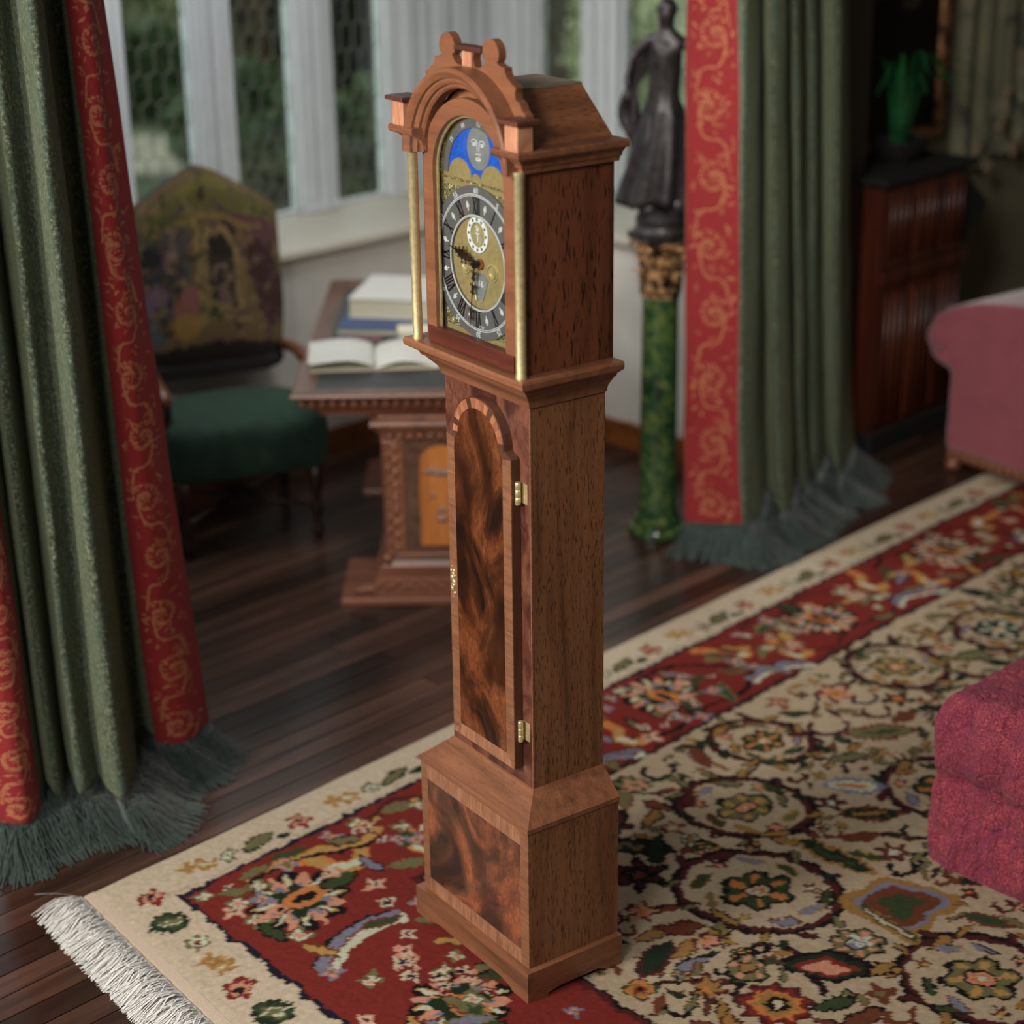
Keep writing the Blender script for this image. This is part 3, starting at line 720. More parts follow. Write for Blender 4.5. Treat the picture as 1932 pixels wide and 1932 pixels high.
# --- plinth with bracket feet
eP = (WP_ - WT) / 2; HP = .0815
m = MB(); h = WP_ / 2; f = D + eP; th = .016
front = [(-h, 0), (-h + .045, 0), (-h + .06, .012), (-h + .10, .020), (h - .11, .020), (h - .07, .012), (h - .055, 0), (h, 0), (h, HP), (-h, HP)]
m.prism(front, -f, -f + th)
o = m.build('plinth_front', M_mould, ck)
side = [(-f + th, 0), (-f + .045, 0), (-f + .06, .012), (-f + .09, .018), (-.07, .018), (-.05, .010), (-.04, 0), (0, 0), (0, HP), (-f + th, HP)]
for sx in (1, -1):
    m = MB(); m.prism([(y, z) for y, z in side], sx * h, sx * (h - th), ax='x'); m.build('plinth_side', M_mouldY, ck)
# --- base box
eB = (WB - WT) / 2; hb = WB / 2; fb = D + eB; ZB1 = .425
MB().box(-hb + .002, hb, -fb + .004, 0, .02, ZB1).build('base_box', M_side, ck, bevel=.0015)
# front: crossbanding and burr panel laid flush
bw = .034; z0, z1 = HP - .01, ZB1; ff = -fb
MB().box(-hb, -hb + .026, ff, ff + .004, z0, z1).build('crossband', M_xbV, ck)
MB().box(hb - .030, hb, ff, ff + .004, z0, z1).build('crossband', M_xbV, ck)
MB().box(-hb + .026, hb - .030, ff, ff + .004, z1 - .040, z1).build('crossband', M_xbH, ck)
MB().box(-hb + .026, hb - .030, ff, ff + .004, z0, z0 + .046).build('crossband', M_xbH, ck, label='crossband strip low on the base, duller and darker')
MB().box(-hb + .026, hb - .030, ff + .0006, ff + .004, z0 + .046, z1 - .040).build('base_panel', M_burlB, ck, label='dark and orange burr walnut panel')
# --- base moulding (slopes in to the trunk)
m = sweep([(eB + .001, ZB1 - .002), (eB + .0035, ZB1 + .001), (eB + .0035, ZB1 + .012), (eB - .004, ZB1 + .018), (eB - .018, ZB1 + .030), (eB - .032, ZB1 + .044), (.016, ZB1 + .054), (.010, ZB1 + .058), (.004, ZB1 + .066), (.0, ZB1 + .068)])
sm_angle(m.build('base_moulding', M_mould, ck), 25)
# --- trunk
ht = WT / 2; ZT0, ZT1 = .48, 1.375
MB().box(-ht, ht, -D + .006, 0, ZT0, ZT1).build('trunk', M_side, ck, bevel=.001)
MB().box(-ht, ht, -D, -D + .0058, ZT0, ZT1).build('trunk_front', M_burlF, ck, label='dark burr walnut frame around the trunk door')
MB().box(ht - .0026, ht + .0006, -D - .0006, -D + .004, ZT0, ZT1).build('corner_stringing', M_xbV, ck)
# --- trunk door: shouldered arch
dw, dt = .119, .024; yF = -D - dt; zd0, zs, ra = .532, 1.250, .094
def door_outline(hwid, zb, zsh, r, zc, sh=0):
    pts = [(-hwid, zb), (hwid, zb), (hwid, zsh)]
    if sh: pts += [(hwid - sh * .35, zsh + .004), (r + .002, zsh + .010), (r, zc)]
    n = 24
    pts += [(r * math.cos(PI * k / n), zc + r * math.sin(PI * k / n)) for k in range(0 if not sh else 1, n + 1)]
    if sh: pts += [(-r - .002, zsh + .010), (-hwid + sh * .35, zsh + .004), (-hwid, zsh)]
    return pts
outer = door_outline(dw, zd0, zs, ra, zs + .012, .022)
door = MB().prism(outer, yF + .0015, -D - .0008).build('door', M_edge, ck, bevel=.0008, label='tall arched trunk door')
pw = .089; pz0 = zd0 + .030; pr = .066
inner = door_outline(pw, pz0, zs - .0, pr, zs + .012)
# burr panel: straight sides narrowing into the arch
pn = [(-pw, pz0), (pw, pz0), (pw, zs - .02), (pw - .006, zs + .0), (pw - .014, zs + .012)]
rr_ = pw - .014; n = 22
pn += [(rr_ * math.cos(PI * k / n), zs + .012 + rr_ * .92 * math.sin(PI * k / n)) for k in range(1, n)]
pn += [(-(pw - .014), zs + .012), (-(pw - .006), zs), (-pw, zs - .02)]
MB().prism(pn, yF - .0008, yF + .003).build('door_panel', M_burlD, door, label='dark glossy burr veneer panel')
# crossbanding pieces: two stiles, bottom, and radial wedges over the arch
for sx in (-1, 1):
    MB().prism([(sx * dw, zd0), (sx * pw, pz0), (sx * pw, zs - .005), (sx * dw, zs - .001)], yF, yF + .003).build('crossband', M_xbV, door)
MB().prism([(-dw, zd0), (dw, zd0), (pw, pz0), (-pw, pz0)], yF, yF + .003).build('crossband', M_xbH, door)
M_w1 = xband('arch_wedge_a', 0, rgb(140, 88, 60), rgb(176, 118, 84)); M_w2 = xband('arch_wedge_b', 0, rgb(120, 72, 48), rgb(160, 104, 74))
nw = 17; zc = zs + .010
for k in range(nw):
    a0, a1 = PI * k / nw + .004, PI * (k + 1) / nw - .004
    ro = ra - .0005
    MB().prism([(ro * math.cos(a0), zc + ro * math.sin(a0)), (ro * math.cos(a1), zc + ro * math.sin(a1)), (rr_ * math.cos(a1), zc + .002 + rr_ * .92 * math.sin(a1)), (rr_ * math.cos(a0), zc + .002 + rr_ * .92 * math.sin(a0))], yF, yF + .003).build('arch_wedge', (M_w1, M_w2)[k % 2] if k % 5 else M_edge, door)
for zc_ in (1.178, .626):
    m = MB()
    for q in range(3): m.lathe([(.0005, zc_ - .025 + q * .0168), (.0056, zc_ - .0245 + q * .0168), (.0062, zc_ - .0235 + q * .0168), (.0062, zc_ - .0095 + q * .0168), (.0056, zc_ - .0087 + q * .0168), (.0005, zc_ - .0085 + q * .0168)], 12, (dw + .008, -D - .012))
    m.box(dw + .004, dw + .028, -D - .0022, -D - .0004, zc_ - .022, zc_ + .022)
    sm_angle(m.build('hinge', M_brass, door, label='small brass hinge'), 40)
m = MB()
for q in range(9):
    u = (q - 4) / 4; m.ball((-dw + .013 + .004 * math.sin(q * 2.1), yF - .001, .905 + u * .036), .007 * (1.05 - u * u * .75), 8, 6, (1, .5, .9))
for q in range(6): m.ball((-dw + .013 + .007 * (-1) ** q, yF - .001, .905 + (q - 2.5) * .010), .0035, 8, 5, (1, .6, 1))
m.build('keyhole_plate', M_brass, door, smooth=True, label='pierced brass keyhole plate')
# --- moulding under the hood
ZM1 = 1.447
m = sweep([(.000, ZM1 - .078), (.006, ZM1 - .078), (.008, ZM1 - .068), (.011, ZM1 - .062), (.018, ZM1 - .054), (.028, ZM1 - .044), (.030, ZM1 - .040), (.036, ZM1 - .038), (.040, ZM1 - .030), (.050, ZM1 - .024), (.052, ZM1 - .021), (.0575, ZM1 - .020), (.062, ZM1 - .017), (.0635, ZM1 - .012), (.0635, ZM1 - .005), (.061, ZM1)])
sm_angle(m.build('hood_seat_moulding', M_mould, ck), 25)
# --- hood case
eH = (WH - WT) / 2; hh = WH / 2; fh = D + eH; ZC0, ZC1 = 1.853, 1.900
for sx in (1, -1):
    MB().box(min(sx * hh, sx * (hh - .012)), max(sx * hh, sx * (hh - .012)), -fh + .004, 0, ZM1, ZC0 + .02).build('hood_side', M_hood, ck, bevel=.001, label='mottled reddish side of the hood')
MB().box(-hh, hh, -.012, 0, ZM1, ZC0 + .02).build('hood_back', M_hood, ck)
# front stiles beside the door
for sx in (1, -1):
    MB().box(min(sx * (hh - .001), sx * .158), max(sx * (hh - .001), sx * .158), -fh, -fh + .02, ZM1, ZC0 + .01).build('hood_stile', M_arch, ck)
# --- hood door with arched top
gyF, gyB = -fh - .012, -fh + .006
ho, hi, zA = .160, .126, 1.813; ro, ri = .160, .126
def arch_ring(ro, ri, zc, zb, y0, y1, n=36, a_s=0, a_e=PI):
    m = MB(); rows = []
    pts_o = [(ro * math.cos(a_s + (a_e - a_s) * k / n), zc + ro * math.sin(a_s + (a_e - a_s) * k / n)) for k in range(n + 1)]
    pts_i = [(ri * math.cos(a_s + (a_e - a_s) * k / n), zc + ri * math.sin(a_s + (a_e - a_s) * k / n)) for k in range(n + 1)]
    if zb is not None:
        pts_o = [(ro, zb)] + pts_o + [(-ro, zb)]; pts_i = [(ri, zb)] + pts_i + [(-ri, zb)]
    for o_, i_ in zip(pts_o, pts_i): rows.append([(o_[0], y0, o_[1]), (i_[0], y0, i_[1]), (i_[0], y1, i_[1]), (o_[0], y1, o_[1])])
    m.grid(rows, True); m.f.append((0, 1, 2, 3)); k0 = len(m.v) - 4; m.f.append((k0, k0 + 1, k0 + 2, k0 + 3)); return m
hd = arch_ring(ho, hi, zA, ZM1 + .036, gyF, gyB).build('hood_door', M_arch, ck, bevel=.001, label='arched mahogany hood door frame')
MB().box(-ho + .004, ho - .004, gyF - .002, gyB, ZM1 + .002, ZM1 + .037).build('bottom_rail', M_dkw, hd, bevel=.0015, label='dark reddish bottom rail')
arch_ring(hi + .0012, hi - .0045, zA, ZM1 + .036, gyF + .010, gyF + .014).build('brass_bead', M_brass, hd, label='thin brass bead')
gp = [(-hi + .002, ZM1 + .038), (hi - .002, ZM1 + .038)] + [((hi - .002) * math.cos(PI * k / 30), zA + (hi - .002) * math.sin(PI * k / 30)) for k in range(31)]
MB().prism(gp, gyF + .006, gyF + .0075).build('glass', M_glass, hd)
# --- dial
dy = -.205; dcx, dcz = 0.0, 1.640
dial = MB().prism([(-.150, 1.47), (.150, 1.47), (.150, 1.806), (.138, 1.806)] + [(.138 * math.cos(PI * k / 30), 1.812 + .138 * math.sin(PI * k / 30)) for k in range(31)] + [(-.150, 1.806)], dy, dy + .002).build('dial_plate', M_brassD, ck, label='brass arched dial plate')
def disc(r, y0, y1, c=(0, 0), n=48): return MB().prism([(c[0] + r * math.cos(2 * PI * k / n), c[1] + r * math.sin(2 * PI * k / n)) for k in range(n)], y0, y1)
def ringm(ro, ri, y0, y1, c, n=64, a0=0, a1=2 * PI):
    m = MB(); rows = []; full = abs(a1 - a0 - 2 * PI) < 1e-6; N = n if full else n + 1
    for k in range(N):
        a = a0 + (a1 - a0) * k / n
        rows.append([(c[0] + q * math.cos(a), y, c[1] + q * math.sin(a)) for q, y in ((ro, y0), (ri, y0), (ri, y1), (ro, y1))])
    if full: rows.append(rows[0])
    m.grid(rows, True)
    return m
# gilt corner work: a sheet with the ring cut out
m = MB(); N = 64; rows = []
for k in range(N + 1):
    a = 2 * PI * k / N; c, s = math.cos(a), math.sin(a); q = .1485 / max(abs(c), abs(s))
    z_o = dcz + min(.164, q * s) if s > 0 else dcz + max(-.168, q * s)
    x_o = q * c
    rows.append([(.152 * c, dy - .0008, dcz + .152 * s), (x_o, dy - .0008, z_o)])
m.grid(rows); m.build('corner_spandrel', M_fili, dial, label='gilt filigree corner ornament')
ring = ringm(.158, .094, dy - .004, dy - .0005, (dcx, dcz)).build('chapter_ring', M_ring, dial, label='dark grey chapter ring with black Roman hours')
m = MB()
for r_, t_ in ((.1410, .0007), (.1375, .0005), (.0985, .0007), (.0960, .0005)):
    q = ringm(r_ + t_, r_ - t_, dy - .0046, dy - .0038, (dcx, dcz), 72); m.add(q.v, q.f)
for k in range(60):
    a = 2 * PI * k / 60; c, s = math.sin(a), math.cos(a); r0, r1, hw_ = .137, .1405, .0004
    m.add([(dcx + r0 * c - hw_ * s, dy - .0045, dcz + r0 * s + hw_ * c), (dcx + r1 * c - hw_ * s, dy - .0045, dcz + r1 * s + hw_ * c), (dcx + r1 * c + hw_ * s, dy - .0045, dcz + r1 * s - hw_ * c), (dcx + r0 * c + hw_ * s, dy - .0045, dcz + r0 * s - hw_ * c)], [(0, 1, 2, 3)])
m.build('minute_track', M_white, ring)
def fig_mesh(strokes, name, mat, parent, c, r, ang, sc, y, ex=.0008, wd=.0016):
    "strokes in glyph units drawn on the ring, reading outwards"
    m = MB()
    for (x0, z0, x1, z1, w_) in strokes:
        dx, dz = x1 - x0, z1 - z0; L = math.hypot(dx, dz) or 1; nx, nz = -dz / L * w_, dx / L * w_
        q = [(x0 + nx, z0 + nz), (x1 + nx, z1 + nz), (x1 - nx, z1 - nz), (x0 - nx, z0 - nz)]
        P3 = []
        for yy in (y - ex, y):
            for (a, b) in q:
                a *= sc; b = b * sc + r
                P3.append((c[0] + a * math.cos(ang) + b * math.sin(ang), yy, c[1] - a * math.sin(ang) + b * math.cos(ang)))
        m.add(P3, [(0, 1, 2, 3), (7, 6, 5, 4), (0, 4, 5, 1), (1, 5, 6, 2), (2, 6, 7, 3), (3, 7, 4, 0)])
    return m.build(name, mat, parent)
def roman(txt):
    st = []; w_ = {'I': .36, 'V': .84, 'X': .84}; tot = sum(w_[c] for c in txt); x = -tot / 2
    for c in txt:
        k = w_[c]; xc = x + k / 2
        if c == 'I': st += [(xc, -1, xc, 1, .10)]
        if c == 'V': st += [(xc - .32, 1, xc, -1, .12), (xc + .32, 1, xc, -1, .06)]
        if c == 'X': st += [(xc - .34, 1, xc + .34, -1, .12), (xc + .34, 1, xc - .34, -1, .06)]
        st += [(x + .03, 1, x + k - .03, 1, .05), (x + .03, -1, x + k - .03, -1, .05)]; x += k
    return st
for k, t_ in enumerate(['XII', 'I', 'II', 'III', 'IIII', 'V', 'VI', 'VII', 'VIII', 'IX', 'X', 'XI']):
    fig_mesh(roman(t_), 'hour_numeral', M_black, ring, (dcx, dcz), .1175, k * PI / 6, .0165, dy - .004)
    fl = [(0, -1, 0, 1, .12), (-.5, -.2, .5, .35, .12), (.5, -.2, -.5, .35, .12), (-.35, .55, .35, .55, .1), (0, 1, 0, .4, .22)]
    fig_mesh(fl, 'half_hour_fleuron', M_white, ring, (dcx, dcz), .1175, (k + .5) * PI / 6, .0095, dy - .004)
def text(txt, size, mat, parent, loc, ang, name, ext=.0003):
    cu = bpy.data.curves.new(name, 'FONT'); cu.body = txt; cu.size = size; cu.extrude = ext; cu.align_x = 'CENTER'; cu.align_y = 'CENTER'; cu.resolution_u = 2
    to = bpy.data.objects.new(name, cu); COL.objects.link(to); bpy.context.view_layer.update()
    me = bpy.data.meshes.new_from_object(to.evaluated_get(bpy.context.evaluated_depsgraph_get())); bpy.data.objects.remove(to)
    me.materials.clear(); me.materials.append(mat)
    o = bpy.data.objects.new(name, me); COL.objects.link(o); o.parent = parent
    o.matrix_local = Matrix.Translation(loc) @ Matrix.Rotation(ang, 4, 'Y') @ Matrix.Rotation(PI / 2, 4, 'X'); return o
for k in range(12):
    a = k * PI / 6; text(str(60 if k == 0 else 5 * k), .0165, M_white, ring, (dcx + .1485 * math.sin(a), dy - .0046, dcz + .1485 * math.cos(a)), a, 'minute_numeral')
# seconds dial, winding holes, calendar opening
sd = ringm(.037, .0255, dy - .003, dy - .0004, (0, 1.699), 40).build('seconds_dial', M_white, dial, label='white seconds ring')
fig_mesh([(math.sin(k * PI / 6) * 1, math.cos(k * PI / 6), math.sin(k * PI / 6) * 1.16, math.cos(k * PI / 6) * 1.22, .10) for k in range(12)], 'second_numeral', M_ring, sd, (0, 1.699), 0, 0, .028, dy - .003)
disc(.022, dy - .001, dy - .0003, (0, 1.699)).build('seconds_boss', M_brass, sd)
fig_mesh([(0, -.8, 0, .9, .07), (-.3, .1, .3, .1, .06), (-.25, .5, .25, .7, .08), (-.25, .9, .28, .5, .06)], 'seconds_hand', M_white, sd, (0, 1.699), 0, 0, .019, dy - .002)
for x in (-.049, .049):
    m = ringm(.0185, .0155, dy - .003, dy, (x, 1.628), 32); q = ringm(.012, .0085, dy - .003, dy, (x, 1.628), 32); m.add(q.v, q.f); q = disc(.0085, dy - .0008, dy, (x, 1.628), 24); m.add(q.v, q.f)
    m.build('winding_hole', M_brass, dial, label='brass ringed winding hole')
m = MB().prism([(-.010, 1.565), (.012, 1.560), (.034, 1.608), (.012, 1.620), (-.016, 1.612)], dy - .0015, dy); co_ = m.build('calendar_window', M_moon, dial, label='engraved calendar opening')
text('16', .020, M_white, co_, (.007, dy - .0018, 1.598), 0, 'date_numeral'); text('1739', .009, M_white, ring, (.012, dy - .0046, dcz - .132), 0, 'engraved_mark')
MB().tube([(-.018, dy - .004, 1.612), (-.006, dy - .004, 1.563)], .0016, 6).build('brass_pointer', M_brass, dial)
# hands
hy = dy - .008
def hand(ang, prof, name, parent, y, lab):
    m = MB()
    for (r0, r1, w0, w1) in prof:
        q = [(r0, w0), (r1, w1), (r1, -w1), (r0, -w0)]; P3 = []
        for yy in (y - .001, y):
            for (r_, o_) in q: P3.append((dcx + r_ * math.sin(ang) + o_ * math.cos(ang), yy, dcz + r_ * math.cos(ang) - o_ * math.sin(ang)))
        m.add(P3, [(0, 1, 2, 3), (7, 6, 5, 4), (0, 4, 5, 1), (1, 5, 6, 2), (2, 6, 7, 3), (3, 7, 4, 0)])
    for (r_, o_, rad) in [(p[0], p[2] + .003, .0032) for p in prof[1:]]:
        for sg in (-1, 1):
            cx, cz = dcx + r_ * math.sin(ang) + sg * o_ * math.cos(ang), dcz + r_ * math.cos(ang) - sg * o_ * math.sin(ang)
            q = ringm(rad, rad * .55, y - .001, y, (cx, cz), 12); m.add(q.v, q.f)
    return m.build(name, M_black, parent, label=lab)
hand(math.radians(189), [(0, .018, .002, .0016), (.018, .032, .004, .004), (.032, .046, .0012, .0012), (.046, .062, .0040, .0040), (.062, .10, .0014, .0010), (.10, .118, .0030, .0030), (.118, .145, .0012, .0002)], 'minute_hand', dial, hy - .003, 'black pierced minute hand')
hand(math.radians(283), [(0, .020, .002, .002), (.020, .034, .006, .005), (.034, .048, .010, .006), (.048, .062, .013, .005), (.062, .074, .006, .002), (.074, .100, .0016, .0004)], 'hour_hand', dial, hy, 'black pierced hour hand')
m = MB(); m.tube([(dcx, dy, dcz), (dcx, hy - .010, dcz)], .005, 14); q = disc(.010, hy - .006, hy - .003, (dcx, dcz), 24); m.add(q.v, q.f); m.build('hand_boss', M_black, dial)
m = MB()
for k in range(12): 
    a = k * PI / 6; m.ball((dcx + .008 + .009 * math.cos(a), hy + .003, dcz + .009 * math.sin(a)), .0028, 6, 4)
m.build('boss_rosette', simple('copper', rgb(170, 96, 50), .4, .8), dial)
# moon arch
mz = 1.812
ringm(.118, .101, dy - .003, dy - .0005, (0, mz), 40, 0, PI).build('moon_scale', M_ring, dial, label='grey lunar scale')
md = MB().prism([(.101 * math.cos(PI * k / 30), mz + .101 * math.sin(PI * k / 30)) for k in range(31)], dy - .0012, dy - .0002).build('moon_disc', M_blue, dial, label='bright blue painted night sky')
for (a, tx) in ((-.9, '15'), (-.42, '10'), (.1, '12'), (.5, '15'), (.9, '20')):
    text(tx, .013, M_white, md, (.1095 * math.sin(a), dy - .0033, mz + .1095 * math.cos(a)), a, 'lunar_numeral')
mo = disc(.040, dy - .0022, dy - .0010, (.008, mz + .062), 36)
mo = mo.tf(lambda x, y, z: (x, y, mz + .062 + (z - mz - .062) * 1.1)).build('moon_face', M_moon, md, label='grey moon face')
m = MB(); fx, fz = .008, mz + .066
def arc(cx, cz, rx, rz, a0, a1, wd=.0009, n=10): m.tube([(cx + rx * math.cos(a0 + (a1 - a0) * k / n), dy - .0026, cz + rz * math.sin(a0 + (a1 - a0) * k / n)) for k in range(n + 1)], wd, 5)
for sg in (-1, 1):
    arc(fx + sg * .014, fz + .006, .0095, .006, 0, PI); arc(fx + sg * .014, fz + .003, .0065, .003, 0, 2 * PI, .0007); arc(fx + sg * .014, fz + .003, .0018, .0018, 0, 2 * PI, .0008)
    arc(fx + sg * .0045, fz - .014, .003, .003, -PI * .9, 0.3)
    m.tube([(fx + sg * .004, dy - .0026, fz + .008), (fx + sg * .003, dy - .0026, fz - .010)], .0008, 5)
arc(fx, fz - .026, .008, .003, 0, 2 * PI, .0009); arc(fx, fz - .026, .0075, .001, PI, 2 * PI, .0007)
m.build('face_drawing', M_white, mo)
for cx in (-.058, .058):
    MB().prism([(cx + .042 * math.cos(PI * k / 20), mz - .006 + .040 * math.sin(PI * k / 20)) for k in range(21)], dy - .003, dy - .0005).build('moon_hump', M_brassD, dial, label='brass semicircle masking the moon disc')
MB().prism([(.018 * math.cos(PI * k / 12), mz - .008 + .018 * math.sin(PI * k / 12)) for k in range(13)], dy - .003, dy - .0005).build('moon_hump', M_brassD, dial)
m = MB().box(-.148, .148, dy - .0012, dy, mz - .020, mz - .006); m.build('arch_band', M_brassD, dial)
m = MB()
for k in range(56):
    a = PI * k / 55; m.ball((.1295 * math.cos(a), dy - .002, mz + .1295 * math.sin(a)), .0042, 6, 4, (1, .8, 1.5))
for k in range(36): m.ball((-.144 + k * .0082, dy - .002, mz - .010), .0030, 6, 4)
for k in range(30): m.ball((-.1455, dy - .002, 1.485 + k * .0108), .0026, 6, 4); m.ball((.1455, dy - .002, 1.485 + k * .0108), .0026, 6, 4)
m.build('rope_border', M_fili, dial, smooth=True, kind='stuff', label='gilt beaded rope border')
# --- brass columns
for sx in (1, -1):
    cx, cy = sx * .1895, -fh - .019
    m = MB().lathe([(.004, ZM1 - .001), (.0118, ZM1), (.0118, ZM1 + .004), (.0108, ZM1 + .007), (.0108, ZC0 - .006), (.0118, ZC0 - .004), (.0118, ZC0 + .004), (.004, ZC0 + .005)], 24, (cx, cy))
    sm_angle(m.build('brass_column', M_brass, ck), 40)
# --- cornice and arch moulding
eC = (WC - WT) / 2; eC0 = .0414
cp = [(eC0 - .010, ZC0), (eC0, ZC0), (eC0 + .003, ZC0 + .010), (eC0 + .008, ZC0 + .012), (eC0 + .011, ZC0 + .020), (eC0 + .020, ZC0 + .028), (eC0 + .022, ZC0 + .031), (eC - .003, ZC0 + .032), (eC, ZC0 + .036), (eC, ZC0 + .044), (eC - .002, ZC1)]
for sx in (1, -1):
    m = MB(); rows = []; xin = .140
    for e, z in cp:
        h_ = WT / 2 + e; rows.append([(sx * h_, 0, z), (sx * h_, -(D + e), z), (sx * xin, -(D + e), z)])
    m.grid(rows)
    n = len(cp); m.add([r[0] for r in rows] + [(sx * .16, 0, ZC1), (sx * .16, 0, ZC0)], [tuple(range(n + 2))])
    m.add([rows[-1][0], rows[-1][1], rows[-1][2], (sx * xin, -fh, ZC1), (sx * .15, 0, ZC1)], [(0, 1, 2, 3, 4)])
    m.add([rows[0][0], rows[0][1], rows[0][2], (sx * xin, -fh, ZC0), (sx * .15, 0, ZC0)], [(0, 1, 2, 3, 4)])
    m.add([r[2] for r in rows] + [(sx * xin, -fh, ZC1), (sx * xin, -fh, ZC0)], [tuple(range(n + 2))])
    sm_angle(m.build('cornice', M_mould, ck), 25)
# arch moulding: profile (radius, y)
ap = [(.143, -fh + .002), (.143, -fh - .020), (.147, -fh - .024), (.152, -fh - .024), (.153, -fh - .030), (.159, -fh - .034), (.164, -fh - .034), (.165, -fh - .040), (.172, -fh - .046), (.176, -fh - .048), (.182, -fh - .048), (.185, -fh - .044), (.185, -fh + .002)]
m = MB(); rows = []; N = 40
for k in range(N + 1):
    a = PI * k / N; rows.append([(r_ * math.cos(a), y_, 1.850 + r_ * math.sin(a)) for r_, y_ in ap])
m.grid(rows, True); m.f.append(tuple(range(len(ap)))); k0 = len(m.v) - len(ap); m.f.append(tuple(range(k0, k0 + len(ap))))
sm_angle(m.build('arch_moulding', M_arch, ck, label='stepped arch moulding over the dial'), 25)
# --- fretted cresting
half = [(.150, 1.87), (.196, 1.90), (.192, 1.945), (.188, 1.962), (.178, 1.968), (.170, 1.982), (.156, 1.988), (.154, 2.000), (.158, 2.010), (.147, 2.014), (.138, 2.020), (.128, 2.026), (.122, 2.036), (.122, 2.043), (.112, 2.044), (.104, 2.046), (.097, 2.049)]
m_ = [(.0965, 2.052), (.1005, 2.055)]
hc = (.0755, 2.066); rad = .0275
head = [(hc[0] + rad * math.cos(a), hc[1] + rad * math.sin(a)) for a in [(-25 + 230 * k / 14) * PI / 180 for k in range(15)]]
inn = [(.056, 2.056), (.057, 2.051), (.052, 2.043), (.042, 2.036), (.030, 2.034)]
pd_ = [(.0200, 2.035), (.0180, 2.043), (.0160, 2.050), (.0180, 2.060), (.0200, 2.064)]
right = half + m_ + head + inn + pd_
poly = right + [(-x, z) for x, z in reversed(right)] + [(-.1485 * math.cos(PI * k / 30), 1.858 + .1485 * math.sin(PI * k / 30)) for k in range(31)]
fr = MB().prism(poly, -fh - .002, -fh + .016).build('cresting', M_arch, ck, bevel=.001, label='fretted cresting with two round finials')
MB().box(-.046, .046, -fh - .006, -fh + .022, 2.063, 2.073).build('centre_cap', M_cap, fr, bevel=.001, label='dark cap of the central pedestal')
MB().box(-.016, .016, -fh - .007, -fh + .001, 2.028, 2.063).build('centre_pedestal', M_ped, fr, bevel=.001)
for sx in (1, -1):
    x0, x1 = sx * .200 - .021, sx * .200 + .021
    pdm = MB().box(x0, x1, -fh - .045, -fh - .008, ZC1 - .001, 1.950).build('corner_pedestal', M_ped, ck, bevel=.0015)
    MB().box(x0 - .012, x1 + .012, -fh - .055, -fh + .004, 1.950, 1.959).build('pedestal_cap', M_cap, pdm, bevel=.002, label='thin dark cap')
# --- roof of the hood
m = MB(); re, rtp, zr = .182, .076, 1.990
m.prism([(-re, ZC1 - .004), (re, ZC1 - .004), (rtp, zr), (-rtp, zr)], -fh + .018, -.001)
m.build('hood_roof', M_roof, ck, bevel=.001, label='sloping walnut roof boards')
MB().box(-rtp - .001, rtp + .001, -fh + .018, -.001, zr, zr + .003).build('roof_top', M_rtop, ck, label='dusty flat top of the roof')

# ================================================================== CURTAINS
def velvet():
    t = NT('green_velvet'); v = t.coord(); f = t.noise(v, 95, 6, .8); g = t.noise(t.coord(scale=(1, 1, .35)), 26, 4, .6)
    c = t.ramp(f, [(.36, rgb(28, 33, 26)), (.50, rgb(66, 71, 56)), (.66, rgb(138, 140, 118))])
    c = t.mix(t.ramp(g, [(.35, G0), (.65, (.6, .6, .6, 1))]), c, rgb(66, 84, 72))
    t.set(Base_Color=c, Roughness=.95, Sheen_Weight=.38, Sheen_Roughness=.35, Sheen_Tint=rgb(190, 200, 160), Specular_IOR_Level=.1)
    t.bump(f, .7, .004); return t.m
M_velvet = velvet()
M_damask = painted('red_damask', .75, .05, 260, .001, .08)
M_cfr = simple('dark_green_fringe', rgb(40, 56, 49), .85, 0, .25, 60, Sheen_Weight=.4)
REDT, REDD, GLD = rgb(138, 44, 45), rgb(112, 34, 35), rgb(168, 106, 76)
def damask(w_, h_):
    p = Paint(0, w_, 0, h_, .0020, REDT, .004, .012); rd = random.Random(21)
    p.C *= (1 + .12 * p.nz(.2))[..., None]
    per = w_ * 1.25; k = 0; y = per * .3; gl2 = tuple(lerp(a, b, .45) for a, b in zip(GLD, REDT))
    while y < h_ + per:
        sx = 1 if k % 2 else -1; cx = w_ * (.5 + .05 * sx); r_ = w_ * .27
        for a in range(26):
            th = a * .31; rr0 = r_ * (1.06 - .030 * a)
            p.ell(cx + sx * rr0 * math.cos(th + 1.0), y + rr0 * 1.1 * math.sin(th + 1.0), .0045, .0045, 0, GLD)
            if a % 2 == 0: p.leaf(cx + sx * rr0 * .8 * math.cos(th + 1.0), y + rr0 * .9 * math.sin(th + 1.0), w_ * .055, w_ * .024, sx * (th + .3), [gl2 if a % 4 else GLD], 2)
        p.flower(cx, y, r_ * .34, 5, [GLD, REDD, GLD], k, .35)
        ym = y + per / 2
        p.stroke([(cx + sx * r_ * .9, y + r_ * .5), (cx + sx * r_ * .5, ym), (cx - sx * r_ * .6, ym + r_ * .4), (cx - sx * r_ * 1.0, y + per - r_ * .4)], .0038, GLD)
        for a in range(26):
            q = rd.uniform(-1, 1); v_ = rd.uniform(-.5, .5); d_ = math.hypot(q * .36 * w_, v_ * per)
            if d_ < r_ * .75: continue
            p.leaf(w_ * .5 + q * .37 * w_, y + v_ * per, w_ * rd.uniform(.04, .10), w_ * rd.uniform(.018, .034), rd.random() * 6, [rd.choice([GLD, gl2, gl2])], 3)
        y += per; k += 1
    return p
